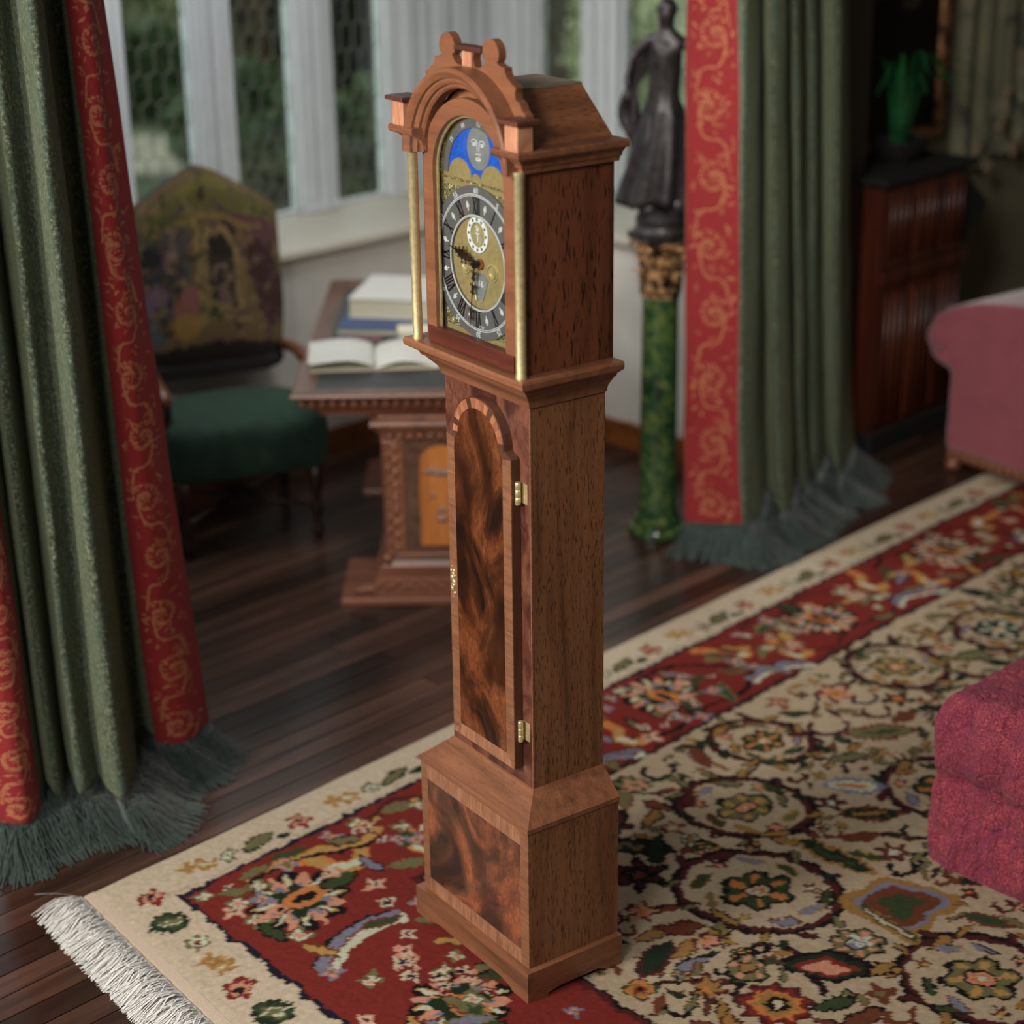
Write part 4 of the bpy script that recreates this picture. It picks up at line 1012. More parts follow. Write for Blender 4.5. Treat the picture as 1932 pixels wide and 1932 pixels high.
def curtain(name, label, group, cols, stop, sbot, trims, ztop=2.72, zhem=.105, fr_n=5200, spread=1.0, rs=1, fz=None):
    rc = random.Random(rs)
    S = []
    for xt, xb, t in cols:
        def fix(s): return s - (t - T0) * (s + 2.06) / 3.87
        S.append((fix(stop(xt)), fix(sbot(xb)), t))
    T = crom([(a, t, 0) for a, b, t in S], 400); B = crom([(b, t, 0) for a, b, t in S], 400)
    nz = lambda u, z: mn.noise(Vector((u * 14, z * 1.6, rs * 7.1))) * .012 + mn.noise(Vector((u * 40, z * 5, rs))) * .003
    def at(u, z):
        "u 0..1 along the cloth, z height"
        k = (2.09 - z) / 1.98; x = u * 399; i = min(int(x), 398); f_ = x - i
        a = T[i].lerp(T[i + 1], f_); b = B[i].lerp(B[i + 1], f_); p = a.lerp(b, k)
        if z < .5: q = (.5 - z) ** 2 * .10; p = Vector((p.x, p.y + q, 0))
        w_ = nz(u, z); return (p.x + w_ * .3, p.y + w_)
    sm0 = at(.5, .0); root = empty(name, RW(sm0[0], sm0[1], 0), 0, label, 'curtain', group)
    def put(o): o.parent = root; o.matrix_parent_inverse = Matrix.Translation(-root.location)
    nzr = 70; zs_ = [zhem + (ztop - zhem) * (k / nzr) ** 1.15 for k in range(nzr + 1)]
    m = MB(); rows = []
    for z in zs_: rows.append([RW(*at(u / 300, z), z) for u in range(301)])
    m.grid(rows); o = m.build('velvet_cloth', M_velvet, smooth=True); sd_ = o.modifiers.new('thick', 'SOLIDIFY'); sd_.thickness = .006; put(o)
    for (i0, i1) in trims:
        n1 = len(cols) - 1; u0, u1 = i0 / n1, i1 / n1
        a, b = at(u0, 1.), at(u1, 1.); wd = max(.09, math.hypot(a[0] - b[0], a[1] - b[1])) ; h_ = ztop - zhem + .01
        p = damask(wd, h_)
        us = u0 + (u1 - u0) * np.arange(p.nx) / (p.nx - 1)
        X = np.zeros_like(p.X); Y = np.zeros_like(p.X); Z = np.zeros_like(p.X)
        zz = zhem - .008 + np.arange(p.ny) / (p.ny - 1) * h_
        sub = list(range(0, p.ny, 12)) + [p.ny - 1]
        for i, u in enumerate(us):
            col_ = np.array([at(u, zz[j]) for j in sub]); 
            du = .004; e0 = np.array(at(max(u - du, 0), 1.)); e1 = np.array(at(min(u + du, 1), 1.)); d_ = e1 - e0; nrm = np.array((-d_[1], d_[0])) / (np.hypot(*d_) + 1e-9)
            if nrm[1] < 0 and abs(nrm[1]) > .2: nrm = -nrm
            ss = np.interp(np.arange(p.ny), sub, col_[:, 0]) + nrm[0] * .006; tt = np.interp(np.arange(p.ny), sub, col_[:, 1]) + nrm[1] * .006 + .003
            X[i] = COR[0] + ss * DX + tt * DY; Y[i] = COR[1] + ss * DY - tt * DX; Z[i] = zz
        o = paint_grid('red_trim', p, lambda a, b: (X, Y, Z), M_damask); o['label'] = 'red damask border with gold scrolls'; put(o)
        sd_ = o.modifiers.new('thick', 'SOLIDIFY'); sd_.thickness = .003; sd_.offset = 0
    # bullion fringe: strands fall from the hem and spread over the boards
    m = MB()
    for k in range(fr_n):
        u = rc.random(); s0, t0 = at(u, zhem); clump = mn.noise(Vector((u * 22, rs * 3.3, 0))); cl2 = mn.noise(Vector((u * 60, rs * 1.3, 5)))
        reach = (.055 + .11 * rc.random() ** 1.2 + .06 * clump) * spread; ang = rc.gauss(0, .28) + clump * 1.5 + (u - .45) * 1.1
        ds, dt_ = math.sin(ang) * reach, math.cos(ang) * reach
        z0 = zhem + .006 * rc.random(); lift = max(0.0, .012 + .035 * clump + .03 * rc.random() * rc.random()); wd = .0013 + .0008 * rc.random(); V = []
        for q in range(7):
            f_ = q / 6; out = f_ ** 1.5; zz = z0 * (1 - f_ ** .62) ** 1.0 + lift * math.sin(PI * min(1, f_ * 1.15)) * (f_ > .3) + .0035
            ss, tt = s0 + ds * out + .004 * math.sin(f_ * 9 + k), t0 + dt_ * out + .006
            px, py = math.cos(ang + .3) * wd, -math.sin(ang + .3) * wd
            V += [RW(ss - px, tt - py, zz), RW(ss + px, tt + py, zz + .0008)]
        m.add(V, [(2 * q, 2 * q + 1, 2 * q + 3, 2 * q + 2) for q in range(6)])
    put(m.build('fringe', M_cfr, kind='stuff', recalc=False, label='long dark green silk fringe spreading on the floor'))
    # the fringe heading under the cloth
    m = MB(); rows = []
    for z, o_ in ((zhem + .012, .002), (zhem - .02, .008), (.05, .02), (.004, .045)): rows.append([RW(at(u / 300, zhem)[0], at(u / 300, zhem)[1] + o_, z) for u in range(301)])
    m.grid(rows); put(m.build('fringe_heading', M_cfr, smooth=True))
    return root
T0 = -.30
LC = [(-175, -22, -.36), (-130, 26, -.30), (-105, 60, -.34), (-96, 76, -.45), (-70, 100, -.33), (-42, 122, -.47), (-12, 145, -.30), (26, 182, -.34), (58, 222, -.20), (76, 247, -.28), (82, 254, -.46), (112, 282, -.49), (126, 303, -.42), (158, 352, -.37), (190, 410, -.42)]
curtain('velvet_curtain', 'sage green velvet curtain with red gold-scrolled borders at the left edge of the picture', 'velvet curtains of the bay', LC,
        lambda x: .292 + (x - 75) * .00141, lambda x: .198 + (x - 160) * .00152, [(0, 2), (12, 14)], rs=1)
T0 = -.32
RC = [(1293, 1290, -.42), (1340, 1340, -.34), (1388, 1394, -.26), (1402, 1402, -.22), (1424, 1426, -.26), (1436, 1440, -.43), (1452, 1466, -.24), (1474, 1490, -.27), (1486, 1503, -.45), (1502, 1516, -.29), (1517, 1530, -.46), (1533, 1541, -.36), (1553, 1560, -.47), (1590, 1588, -.30), (1606, 1602, -.38), (1614, 1612, -.52)]
curtain('velvet_curtain', 'sage green velvet curtain with red gold-scrolled border right of the green column', 'velvet curtains of the bay', RC,
        lambda x: 2.598 + (x - 1290) * .00266, lambda x: 2.651 + (x - 1290) * .00303, [(0, 2)], rs=2, spread=1.15)

# ================================================================== DESK
M_desk = wood('carved_oak', rgb(86, 50, 36), rgb(128, 80, 58), rgb(150, 98, 72), 0, rough=.35, pore=.3, band=14)
M_deskV = wood('carved_oak_vertical', rgb(86, 50, 36), rgb(128, 80, 58), rgb(150, 98, 72), 2, rough=.35, pore=.3, band=14)
M_dtop = wood('desk_border', rgb(64, 42, 32), rgb(96, 66, 52), rgb(112, 80, 64), 1, rough=.32, pore=.2)
M_leath = simple('black_leather', rgb(44, 42, 42), .42, 0, .1, 40)
M_orange = wood('orange_veneer', rgb(140, 78, 36), rgb(186, 112, 56), rgb(206, 136, 74), 2, rough=.35, pore=.2)
desk = empty('writing_desk', (-.23, 5.70, 0), 0, 'carved oak pedestal desk with black leather top behind the clock', 'desk')
hx, dep = .475, 1.52
def ringsteps(prof, hx_, y0, y1):
    m = MB(); rows = []
    for e, z in prof: rows.append([(-hx_ + e, y0 + e, z), (hx_ - e, y0 + e, z), (hx_ - e, y1 - e, z), (-hx_ + e, y1 - e, z)])
    m.grid(rows, True); m.f.append((0, 1, 2, 3)); n = len(rows); m.f.append((4 * n - 4, 4 * n - 3, 4 * n - 2, 4 * n - 1)); return m
sm_angle(ringsteps([(.09, .655), (.085, .668), (.07, .675), (.06, .690), (.045, .694), (.045, .728), (.012, .730), (.004, .734), (0, .741), (.003, .749), (.008, .751)], hx, 0, dep).build('table_top', M_desk, desk), 30)
bz = .7515
for (x0, x1, y0, y1) in ((-hx + .008, -hx + .075, .008, dep - .008), (hx - .075, hx - .008, .008, dep - .008)): MB().box(x0, x1, y0, y1, bz, bz + .002).build('border_board', M_dtop, desk)
for (y0, y1) in ((.008, .055), (dep - .15, dep - .008)): MB().box(-hx + .076, hx - .076, y0, y1, bz, bz + .002).build('border_board', M_dtop, desk)
MB().box(-hx + .076, hx - .076, .056, dep - .151, bz, bz + .0014).build('leather_inlay', M_leath, desk, label='black leather writing surface')
for k in range(27):
    x = -hx + .035 + k * .0338
    MB().ball((x, .030, .711), .0125, 8, 6, (.80, .9, 1.35)).build('carved_bead', M_desk, desk, smooth=True)
for k in range(44):
    MB().ball((-hx + .036, .035 + k * .0338, .712), .0125, 6, 5, (.7, .85, 1.35)).build('carved_bead', M_desk, desk, smooth=True)
def pedestal(yc, sgn):
    hp_, d_ = .195, .30
    y0, y1 = (yc, yc + d_)
    p = ringsteps([(0, .135), (0, .60), (-.012, .602), (-.012, .612), (-.030, .622), (-.034, .632), (-.030, .644), (-.006, .650), (-.004, .657)], hp_, y0, y1)
    o = sm_angle(p.build('pedestal', M_deskV, desk), 30)
    MB().box(-hp_ - .152, hp_ + .152, y0 - .040, y1 + .03, 0, .028).build('foot', M_desk, desk, bevel=.006)
    b = ringsteps([(-.036, .028), (-.036, .095), (-.030, .100), (-.030, .118), (-.010, .130), (0, .150)], hp_, y0, y1)
    sm_angle(b.build('foot_moulding', M_desk, desk), 30)
    if sgn > 0:
        yf = y0
        for sx in (-1, 1):
            xs = sx * .158
            MB().box(xs - .034, xs + .034, yf - .014, yf, .170, .575).build('pilaster', M_deskV, desk, bevel=.004)
            m = MB()
            for q in range(9):
                z = .20 + q * .044
                m.ball((xs - sx * .008, yf - .015, z), .017, 8, 6, (.9, .6, 1.1)); m.ball((xs + sx * .014 * math.sin(q * 1.3), yf - .017, z + .02), .011, 7, 5, (1, .7, 1.2)); m.ball((xs + sx * .022, yf - .014, z + .008), .009, 6, 5)
            m.build('carved_vine', M_deskV, desk, smooth=True, label='carved trailing leaves')
            m = MB(); m.lathe([(.002, -.02), (.018, -.018), (.02, 0), (.018, .018), (.002, .02)], 14); m.tf(lambda x, y, z: (xs + sx * .030 + x, yf - .006 + z * .8, .158 + y)); m.build('scroll_foot', M_deskV, desk, smooth=True)
            m = MB(); m.prism([(xs - sx * .02, .040), (xs - sx * -.155, .040), (xs + sx * .12, .050), (xs + sx * .08, .062), (xs + sx * .055, .09), (xs + sx * .03, .11), (xs - sx * .02, .118)], yf - .010, yf + .03); m.build('bracket', M_desk, desk, bevel=.004)
        MB().box(-.124, .124, yf - .006, yf, .190, .575).build('recessed_panel', M_dtop, desk)
        MB().prism([(-.075, .205)] + [(-.075 + .0 * k, .205) for k in range(0)] + [(.075, .205), (.072, .30), (.075, .42), (.07, .50)] + [(.07 * math.cos(PI * k / 10), .50 + .055 * math.sin(PI * k / 10)) for k in range(1, 10)] + [(-.07, .50), (-.075, .42), (-.072, .30)], yf - .009, yf - .005).build('veneer_arch', M_orange, desk, label='orange veneered arch panel')
        m = MB()
        for (x, z, r_) in ((-.045, .465, .010), (-.03, .468, .012), (-.012, .462, .012), (.012, .462, .012), (.03, .468, .012), (-.03, .38, .008), (0, .30, .014), (0, .33, .011), (.03, .38, .008)): m.ball((x, yf - .011, z), r_, 8, 6, (1.3, .6, 1))
        m.build('carved_mask', simple('highlight_tint_wood', rgb(150, 120, 112), .4), desk, smooth=True)  # pale pinkish highlight put into the colour of the carving
        MB().box(-.16, .16, yf - .020, yf, .160, .182).build('panel_sill', M_desk, desk, bevel=.005)
        for k in range(11): MB().ball((-.165 + k * .033, yf - .017, .590), .0125, 7, 5, (1.1, .7, .9)).build('carved_bead', M_desk, desk, smooth=True)
        m = MB()
        for k in range(26): m.ball((-.22 + k * .0176, yf - .033, .074 + .012 * math.sin(k * 2)), .011, 6, 5)
        m.build('carved_frieze', M_desk, desk, smooth=True, kind='stuff')
pedestal(.17 - .10, 1); pedestal(1.12, -1)
MB().box(-.04, .04, .37, 1.14, .06, .13).build('stretcher', M_desk, desk, bevel=.006)

# things on the desk
M_paper = simple('white_paper', rgb(192, 190, 182), .7, 0, .03, 30); M_cream = simple('cream_pages', rgb(206, 200, 174), .75, 0, .05, 200)
M_bluec = simple('blue_cloth_binding', rgb(58, 74, 112), .6); M_redl = simple('plum_binding', rgb(96, 56, 66), .6)
def book(loc, rz, w_, l_, h_, cov, label, lab_kind='book', pages=None, cv=.004):
    t = empty('book', loc, rz, label, 'book', 'books lying on the desk')
    MB().box(-w_ / 2, w_ / 2, -l_ / 2, l_ / 2, 0, cv).build('back_cover', cov, t, bevel=.001)
    MB().box(-w_ / 2, w_ / 2, -l_ / 2, l_ / 2, h_ - cv, h_).build('front_cover', cov, t, bevel=.001)
    MB().box(-w_ / 2 + .004, w_ / 2 - .0045, -l_ / 2 + .005, l_ / 2 - .005, cv, h_ - cv).build('pages', pages or M_cream, t)
    MB().box(w_ / 2 - .004, w_ / 2, -l_ / 2, l_ / 2, cv, h_ - cv).build('spine', cov, t)
    return t
dz = .7538
book((-.375, 6.62, dz), -.12, .42, .50, .024, M_bluec, 'wide blue-bound book lying flat beneath the white book on the desk')
book((-.38, 6.69, dz + .0245), -.18, .34, .36, .072, M_paper, 'thick white book with cream page edges on top of the desk books')
def openbook(loc, rz, w_, l_, label, curl=.03):
    t = empty('open_book', loc, rz, label, 'book', None)
    for sx, nm in ((-1, 'left_page'), (1, 'right_page')):
        m = MB(); rows = []
        for j in range(9):
            r_ = []
            for i in range(17):
                u = i / 16; v_ = j / 8 - .5
                z = .006 + curl * math.sin(PI * min(u * 1.05, 1)) ** .8 * (1 - .3 * u) + .004 * math.sin(v_ * 6 + sx) + (.022 * (u ** 4) if sx < 0 else .0)
                r_.append((sx * w_ / 2 * u, v_ * l_ + .01 * u * sx, z))
            rows.append(r_)
        m.grid(rows); o = m.build(nm, M_paper, t, smooth=True); sd_ = o.modifiers.new('s', 'SOLIDIFY'); sd_.thickness = .0045; sd_.offset = -1
    MB().box(-w_ / 2 * .98, w_ / 2 * .98, -l_ / 2, l_ / 2, 0, .0035).build('cover', M_cream, t)
    return t
openbook((-.46, 6.09, dz + .0008), .08, .44, .27, 'open white book with curling pages at the front of the desk')
book((-.29, 6.30, dz), .06, .20, .105, .05, M_cream, 'small cream book between the open book and the blue book on the desk', pages=M_paper)
book((-.53, 6.31, dz), .10, .17, .08, .012, M_redl, 'thin plum-coloured booklet beside the open book on the desk')

# ================================================================== ARMCHAIR
M_tap = painted('tapestry', .95, .2, 500, .002); M_dkfr = wood('dark_chair_wood', rgb(26, 16, 12), rgb(48, 28, 20), rgb(84, 50, 34), 2, rough=.35, pore=.2)
M_arm = wood('chair_arm_wood', rgb(60, 34, 22), rgb(104, 62, 40), rgb(130, 82, 54), 0, rough=.35, pore=.2)
M_gfab = simple('dark_green_velvet', rgb(26, 52, 38), .9, 0, .25, 18, bumpd=.003, Sheen_Weight=.35, Sheen_Tint=rgb(120, 160, 130)); M_bkb = simple('dark_braid', rgb(22, 18, 16), .8)
CA = .385
chair = empty('tapestry_armchair', (-1.005, 6.46, 0), CA, 'high backed armchair with tapestry back and dark green seat beside the desk', 'chair')
# local frame: x along the front, y towards the back
pt = Paint(-.31, .31, 0, .76, .004, rgb(104, 88, 60), .02, .03)
pt.rect(-.31, .31, 0, .12, rgb(46, 36, 30)); pt.rect(-.31, .31, .10, .26, rgb(112, 92, 62)); pt.rect(-.31, -.08, .22, .62, rgb(84, 78, 74))
for (x, y, a, b, c_) in [(-.19, .40, .09, .13, rgb(60, 58, 64)), (-.24, .50, .05, .07, rgb(44, 44, 40)), (-.15, .47, .035, .06, rgb(138, 112, 100)), (-.21, .34, .04, .05, rgb(120, 96, 104)), (-.10, .26, .06, .09, rgb(140, 92, 84)), (-.11, .18, .07, .05, rgb(150, 116, 60)), (-.27, .28, .04, .10, rgb(110, 96, 112)), (-.25, .16, .05, .05, rgb(90, 92, 96)),
    (.24, .40, .07, .24, rgb(66, 42, 36)), (.20, .60, .12, .06, rgb(98, 64, 60)), (0, .66, .30, .05, rgb(96, 90, 46)), (0, .71, .12, .03, rgb(110, 100, 54)), (-.2, .62, .08, .03, rgb(84, 84, 44))]: pt.ell(x, y, a, b, .1, c_)
pt.rect(-.055, .16, .20, .56, rgb(108, 88, 60)); pt.rect(-.05, -.028, .16, .58, rgb(148, 124, 78)); pt.rect(.135, .155, .16, .58, rgb(120, 98, 64))
pt.ell(.055, .44, .075, .115, 0, rgb(150, 126, 84)); pt.rect(-.02, .13, .22, .44, rgb(140, 118, 80)); pt.ell(.055, .44, .056, .09, 0, rgb(48, 40, 32)); pt.rect(0, .11, .26, .44, rgb(60, 50, 40))
pt.ring(.055, .36, .03, .04, 0, .007, rgb(134, 112, 92)); pt.ell(.06, .28, .03, .035, 0, rgb(116, 92, 86)); pt.rect(-.10, .18, .185, .20, rgb(146, 124, 84)); pt.rect(-.12, .20, .578, .60, rgb(132, 112, 62))
for k in range(160):
    x, y = rp.uniform(-.31, .31), rp.uniform(.1, .76); pt.leaf(x, y, rp.uniform(.012, .035), rp.uniform(.006, .014), rp.random() * 6, [rp.choice([rgb(70, 66, 40), rgb(120, 106, 66), rgb(92, 70, 70), rgb(54, 46, 36), rgb(136, 112, 80)])], 3)
BL, BW = .30, .62
def backpt(x, h, off=0):
    "tapestry back surface: x across, h up the back, leaning backwards; crown peaked at the middle"
    return x, h
def backmap(X, Y):
    wk = 1 - .10 * np.clip((.30 - Y) / .30, 0, 1) ** 1.5; topz = .735 - .165 * np.abs(X / .31) ** 1.25
    z = .56 + np.minimum(Y / .76, 1) * (topz); z = .565 + Y / .76 * (topz)
    puff = .035 * (1 - (X / .31) ** 4) * (1 - ((Y - .38) / .38) ** 6)
    return X * wk * .90, .235 - puff + .10 * (z - .56), z
to = paint_grid('tapestry_back', pt, backmap, M_tap, chair); to['label'] = 'faded tapestry of arches and figures'
m = MB(); N = 32
edge = []
for k in range(N + 1): edge.append((-.31 + .62 * k / N, .76))
outl = [(-.31, 0), (-.31, .38)] + edge + [(.31, .38), (.31, 0)]
P3 = [tuple(float(np.asarray(q)) for q in backmap(np.array(a), np.array(b))) for a, b in outl]
m.add([(x * 1.01, .235 + .10 * (z - .56), z) for x, y, z in P3] + [(x * 1.0, .315 + .10 * (z - .56), z - .01) for x, y, z in P3], [tuple(range(len(P3))), tuple(range(2 * len(P3) - 1, len(P3) - 1, -1))] + [(i, (i + 1) % len(P3), len(P3) + (i + 1) % len(P3), len(P3) + i) for i in range(len(P3))])
m.build('back_frame', M_bkb, chair, bevel=.008)
m = MB(); m.prism([(-.27, .585), (.27, .585), (.25, .545), (.20, .53), (-.20, .53), (-.25, .545)], .225, .285); m.build('back_apron', M_bkb, chair, bevel=.01, label='dark fringe strip under the tapestry')
# seat with hanging skirt
m = MB(); rows = []
for (e, z) in [(.03, .275), (.0, .28), (-.004, .34), (0, .43), (.008, .465), (.04, .488), (.12, .500), (.20, .502)]: rows.append([(-.30 + e, -.235 + e, z), (-.1, -.245 + e, z), (.1, -.245 + e, z), (.32 - e, -.235 + e, z), (.32 - e, .0, z), (.29 - e, .215 - e * .5, z), (-.27 + e, .215 - e * .5, z), (-.30 + e, 0, z)])
m.grid(rows, True); m.f.append(tuple(range(8))); k0 = len(m.v) - 8; m.f.append(tuple(range(k0, k0 + 8)))
m.build('seat', M_gfab, chair, smooth=True, sub=2, label='dark green velvet seat')
def cleg(x, y, z1, lean=0):
    m = MB(); m.lathe([(.012, 0), (.020, .012), (.022, .03), (.013, .045), (.016, .08), (.024, .11), (.014, .125), (.018, .16), (.024, .20), (.024, z1)], 14)
    m.tf(lambda a, b, c: (x + a, y + b + lean * c, c)); return m.build('leg', M_dkfr, chair, smooth=True)
cleg(-.235, -.175, .30); cleg(.245, -.175, .30); cleg(-.235, .235, .30); cleg(.235, .235, .30)
MB().tube([(-.235, -.175, .115), (-.06, -.02, .125), (.0, .02, .16), (.06, -.02, .125), (.245, -.175, .115)], .011, 8).build('stretcher', M_dkfr, chair, smooth=True)
MB().tube([(-.235, .235, .115), (-.06, .08, .125), (.0, .03, .16), (.06, .08, .125), (.235, .235, .115)], .011, 8).build('stretcher', M_dkfr, chair, smooth=True)
m = MB().lathe([(.004, .11), (.016, .13), (.02, .16), (.01, .18), (.014, .20), (.003, .225)], 10, (0, .02)); m.build('finial', M_dkfr, chair, smooth=True)
for sx in (-1, 1):
    a = MB().tube([(sx * .25, .25, .62), (sx * .275, .12, .635), (sx * .285, -.02, .615), (sx * .285, -.13, .60), (sx * .285, -.185, .585), (sx * .283, -.20, .56)], [.020, .022, .025, .028, .027, .016], 12).build('arm', M_arm, chair, smooth=True, label='curved wooden arm')
    MB().tube([(sx * .275, -.16, .59), (sx * .265, -.12, .53), (sx * .262, -.11, .48), (sx * .262, -.15, .42), (sx * .262, -.165, .36)], [.020, .017, .022, .016, .02], 10).build('arm_post', M_dkfr, a, smooth=True)

# ================================================================== COLUMN AND BRONZE FIGURE
def marble():
    t = NT('green_marble'); f = t.noise(t.coord(), 7, 8, .65, 1.8); g = t.noise(t.coord(), 22, 5, .6, .6)
    c = t.ramp(f, [(.35, rgb(16, 34, 20)), (.5, rgb(34, 64, 38)), (.62, rgb(70, 90, 46)), (.7, rgb(34, 62, 42))]); c = t.mix(t.ramp(g, [(.5, G0), (.7, (.5, .5, .5, 1))]), c, rgb(120, 124, 60))
    t.set(Base_Color=c, Roughness=.12, Coat_Weight=.6, Coat_Roughness=.05); return t.m
M_marb = marble()
def giltb(name, a, b, sc=60):
    t = NT(name); f = t.noise(t.coord(), sc, 3, .6); t.set(Base_Color=t.ramp(f, [(.40, a), (.60, b)]), Metallic=.6, Roughness=.45); t.bump(f, .5, .003); return t.m
M_gilt = giltb('tarnished_gilt', rgb(30, 22, 18), rgb(206, 160, 112), 28)
M_bronze = simple('dark_bronze', rgb(48, 42, 42), .42, .35, .25, 30, bumpd=.004)
column = empty('marble_column', (.53, 6.37, 0), 0, 'green marble column with gilt Corinthian capital left of the right curtain', 'column')
sm_angle(MB().lathe([(.10, 0), (.104, .006), (.104, .024), (.098, .032), (.086, .036), (.084, .046), (.088, .058), (.084, .070), (.074, .076), (.070, .088), (.0665, .10), (.066, .50), (.064, .875), (.066, .884), (.066, .892)], 40).build('shaft', M_marb, column), 30)
sm_angle(MB().lathe([(.062, .888), (.070, .892), (.070, .902), (.062, .908), (.058, .915), (.060, .99), (.074, 1.05), (.092, 1.082), (.092, 1.09)], 32).build('capital', M_gilt, column, label='gilt and blackened Corinthian capital'), 30)
cap_ = column.children[-1]
for ring_i, (nn, z0, hgt, rr0) in enumerate([(8, .905, .085, .060), (8, .945, .095, .062), (8, 1.0, .075, .066)]):
    for k in range(nn):
        a = 2 * PI * (k + .5 * (ring_i % 2)) / nn; m = MB(); rows = []
        for j in range(7):
            v_ = j / 6; r_ = rr0 + .006 + .020 * v_ ** 2 + (.014 if j == 6 else 0); z = z0 + hgt * math.sin(v_ * 1.75) / math.sin(1.45) * .95; w_ = .022 * (1 - .65 * v_ ** 2)
            rows.append([((r_ + .004 * (1 - abs(q))) * math.cos(a + q * w_ / r_), (r_ + .004 * (1 - abs(q))) * math.sin(a + q * w_ / r_), z) for q in (-1, -.5, 0, .5, 1)])
        m.grid(rows); o = m.build('acanthus_leaf', M_gilt, cap_, smooth=True); q = o.modifiers.new('s', 'SOLIDIFY'); q.thickness = .004
for k in range(4):
    a = PI / 4 + k * PI / 2 + .35; m = MB(); m.tube([((.085 + .030 * math.cos(q)) * math.cos(a), (.085 + .030 * math.cos(q)) * math.sin(a), 1.062 + .022 * math.sin(q)) for q in [i * .5 for i in range(11)]], .008, 7); m.build('volute', M_gilt, cap_, smooth=True)
ab = [(.128 * math.cos(a) , .128 * math.sin(a)) if i % 4 == 0 else (.092 * math.cos(a), .092 * math.sin(a)) for i, a in enumerate([.35 + PI / 4 + k * PI / 8 for k in range(16)])]
MB().prism(ab, 1.086, 1.112, ax='z').build('abacus', M_bronze, column, bevel=.003, label='dark top slab of the capital')
statue = empty('bronze_figure', (.53, 6.37, 1.113), -.25, 'dark bronze figure of a draped dancer standing on the green column', 'statue')
sm_angle(MB().lathe([(.098, 0), (.100, .012), (.094, .02), (.088, .032), (.092, .045), (.090, .06), (.070, .075), (.05, .09)], 28).build('socle', M_bronze, statue), 30)
m = MB()
for (x, y, z, r_) in [(.055, -.02, .10, .045), (-.04, -.03, .085, .04), (.03, .04, .10, .045), (-.05, .03, .09, .035), (.075, 0, .14, .03)]: m.ball((x, y, z), r_, 10, 8)
m.build('rock', M_bronze, statue, smooth=True)
def skin(name, pts, edges, mat, parent, sub=2, label=None):
    me = bpy.data.meshes.new(name); me.from_pydata([p[:3] for p in pts], edges, []); me.materials.append(mat)
    o = bpy.data.objects.new(name, me); COL.objects.link(o); o.parent = parent
    sk = o.modifiers.new('skin', 'SKIN')
    thick = 1.22 if name == 'body' else 1.0
    for i, p in enumerate(pts): me.skin_vertices[0].data[i].radius = (p[3] * thick, thick * p[3] * (p[4] if len(p) > 4 else 1))
    me.skin_vertices[0].data[0].use_root = True; sk.use_smooth_shade = True
    ss = o.modifiers.new('sub', 'SUBSURF'); ss.levels = sub; ss.render_levels = sub
    if label: o['label'] = label
    return o
body = [(0, 0, .46, .048, .8), (0, -.005, .53, .036, .8), (.004, -.01, .60, .046, .75), (.006, -.008, .655, .034, .7), (.006, -.008, .69, .017), (.008, -.014, .735, .030, 1.1), (.008, -.014, .775, .020),
        (-.03, 0, .42, .034), (-.045, -.035, .30, .026), (-.035, -.01, .18, .019), (-.035, .0, .095, .012), (-.038, -.035, .088, .010),
        (.03, 0, .42, .034), (.035, .01, .30, .026), (.03, .02, .18, .019), (.028, .02, .10, .012), (.03, -.015, .09, .010),
        (-.055, -.005, .645, .018), (-.105, -.01, .60, .014), (-.115, -.055, .53, .011), (-.11, -.075, .50, .009),
        (.060, -.005, .645, .018), (.115, -.01, .615, .014), (.165, -.03, .635, .010), (.20, -.035, .655, .008)]
be = [(0, 1), (1, 2), (2, 3), (3, 4), (4, 5), (5, 6), (0, 7), (7, 8), (8, 9), (9, 10), (10, 11), (0, 12), (12, 13), (13, 14), (14, 15), (15, 16), (3, 17), (17, 18), (18, 19), (19, 20), (3, 21), (21, 22), (22, 23), (23, 24)]
fig = skin('body', body, be, M_bronze, statue)
for k in range(5):
    a = (k - 2) * .35; skin('finger', [(-.110 + .004 * k - .008, -.075, .50, .0035), (-.110 + .004 * k - .008, -.088, .485 - .004 * abs(k - 2), .003), (-.108 + .004 * k - .008, -.094, .468, .0022)], [(0, 1), (1, 2)], M_bronze, fig, 1)
    skin('finger', [(.20, -.035 + .004 * (k - 2), .655, .0035), (.216, -.038 + .006 * (k - 2), .662 + .003 * (k - 2), .003), (.228, -.040 + .007 * (k - 2), .660, .0022)], [(0, 1), (1, 2)], M_bronze, fig, 1)
m = MB(); m.ball((.008, -.008, .752), .036, 14, 10, (1, 1, 1.05)); m.ball((.008, .03, .745), .02, 10, 8)
m.build('hair', M_bronze, fig, smooth=True)
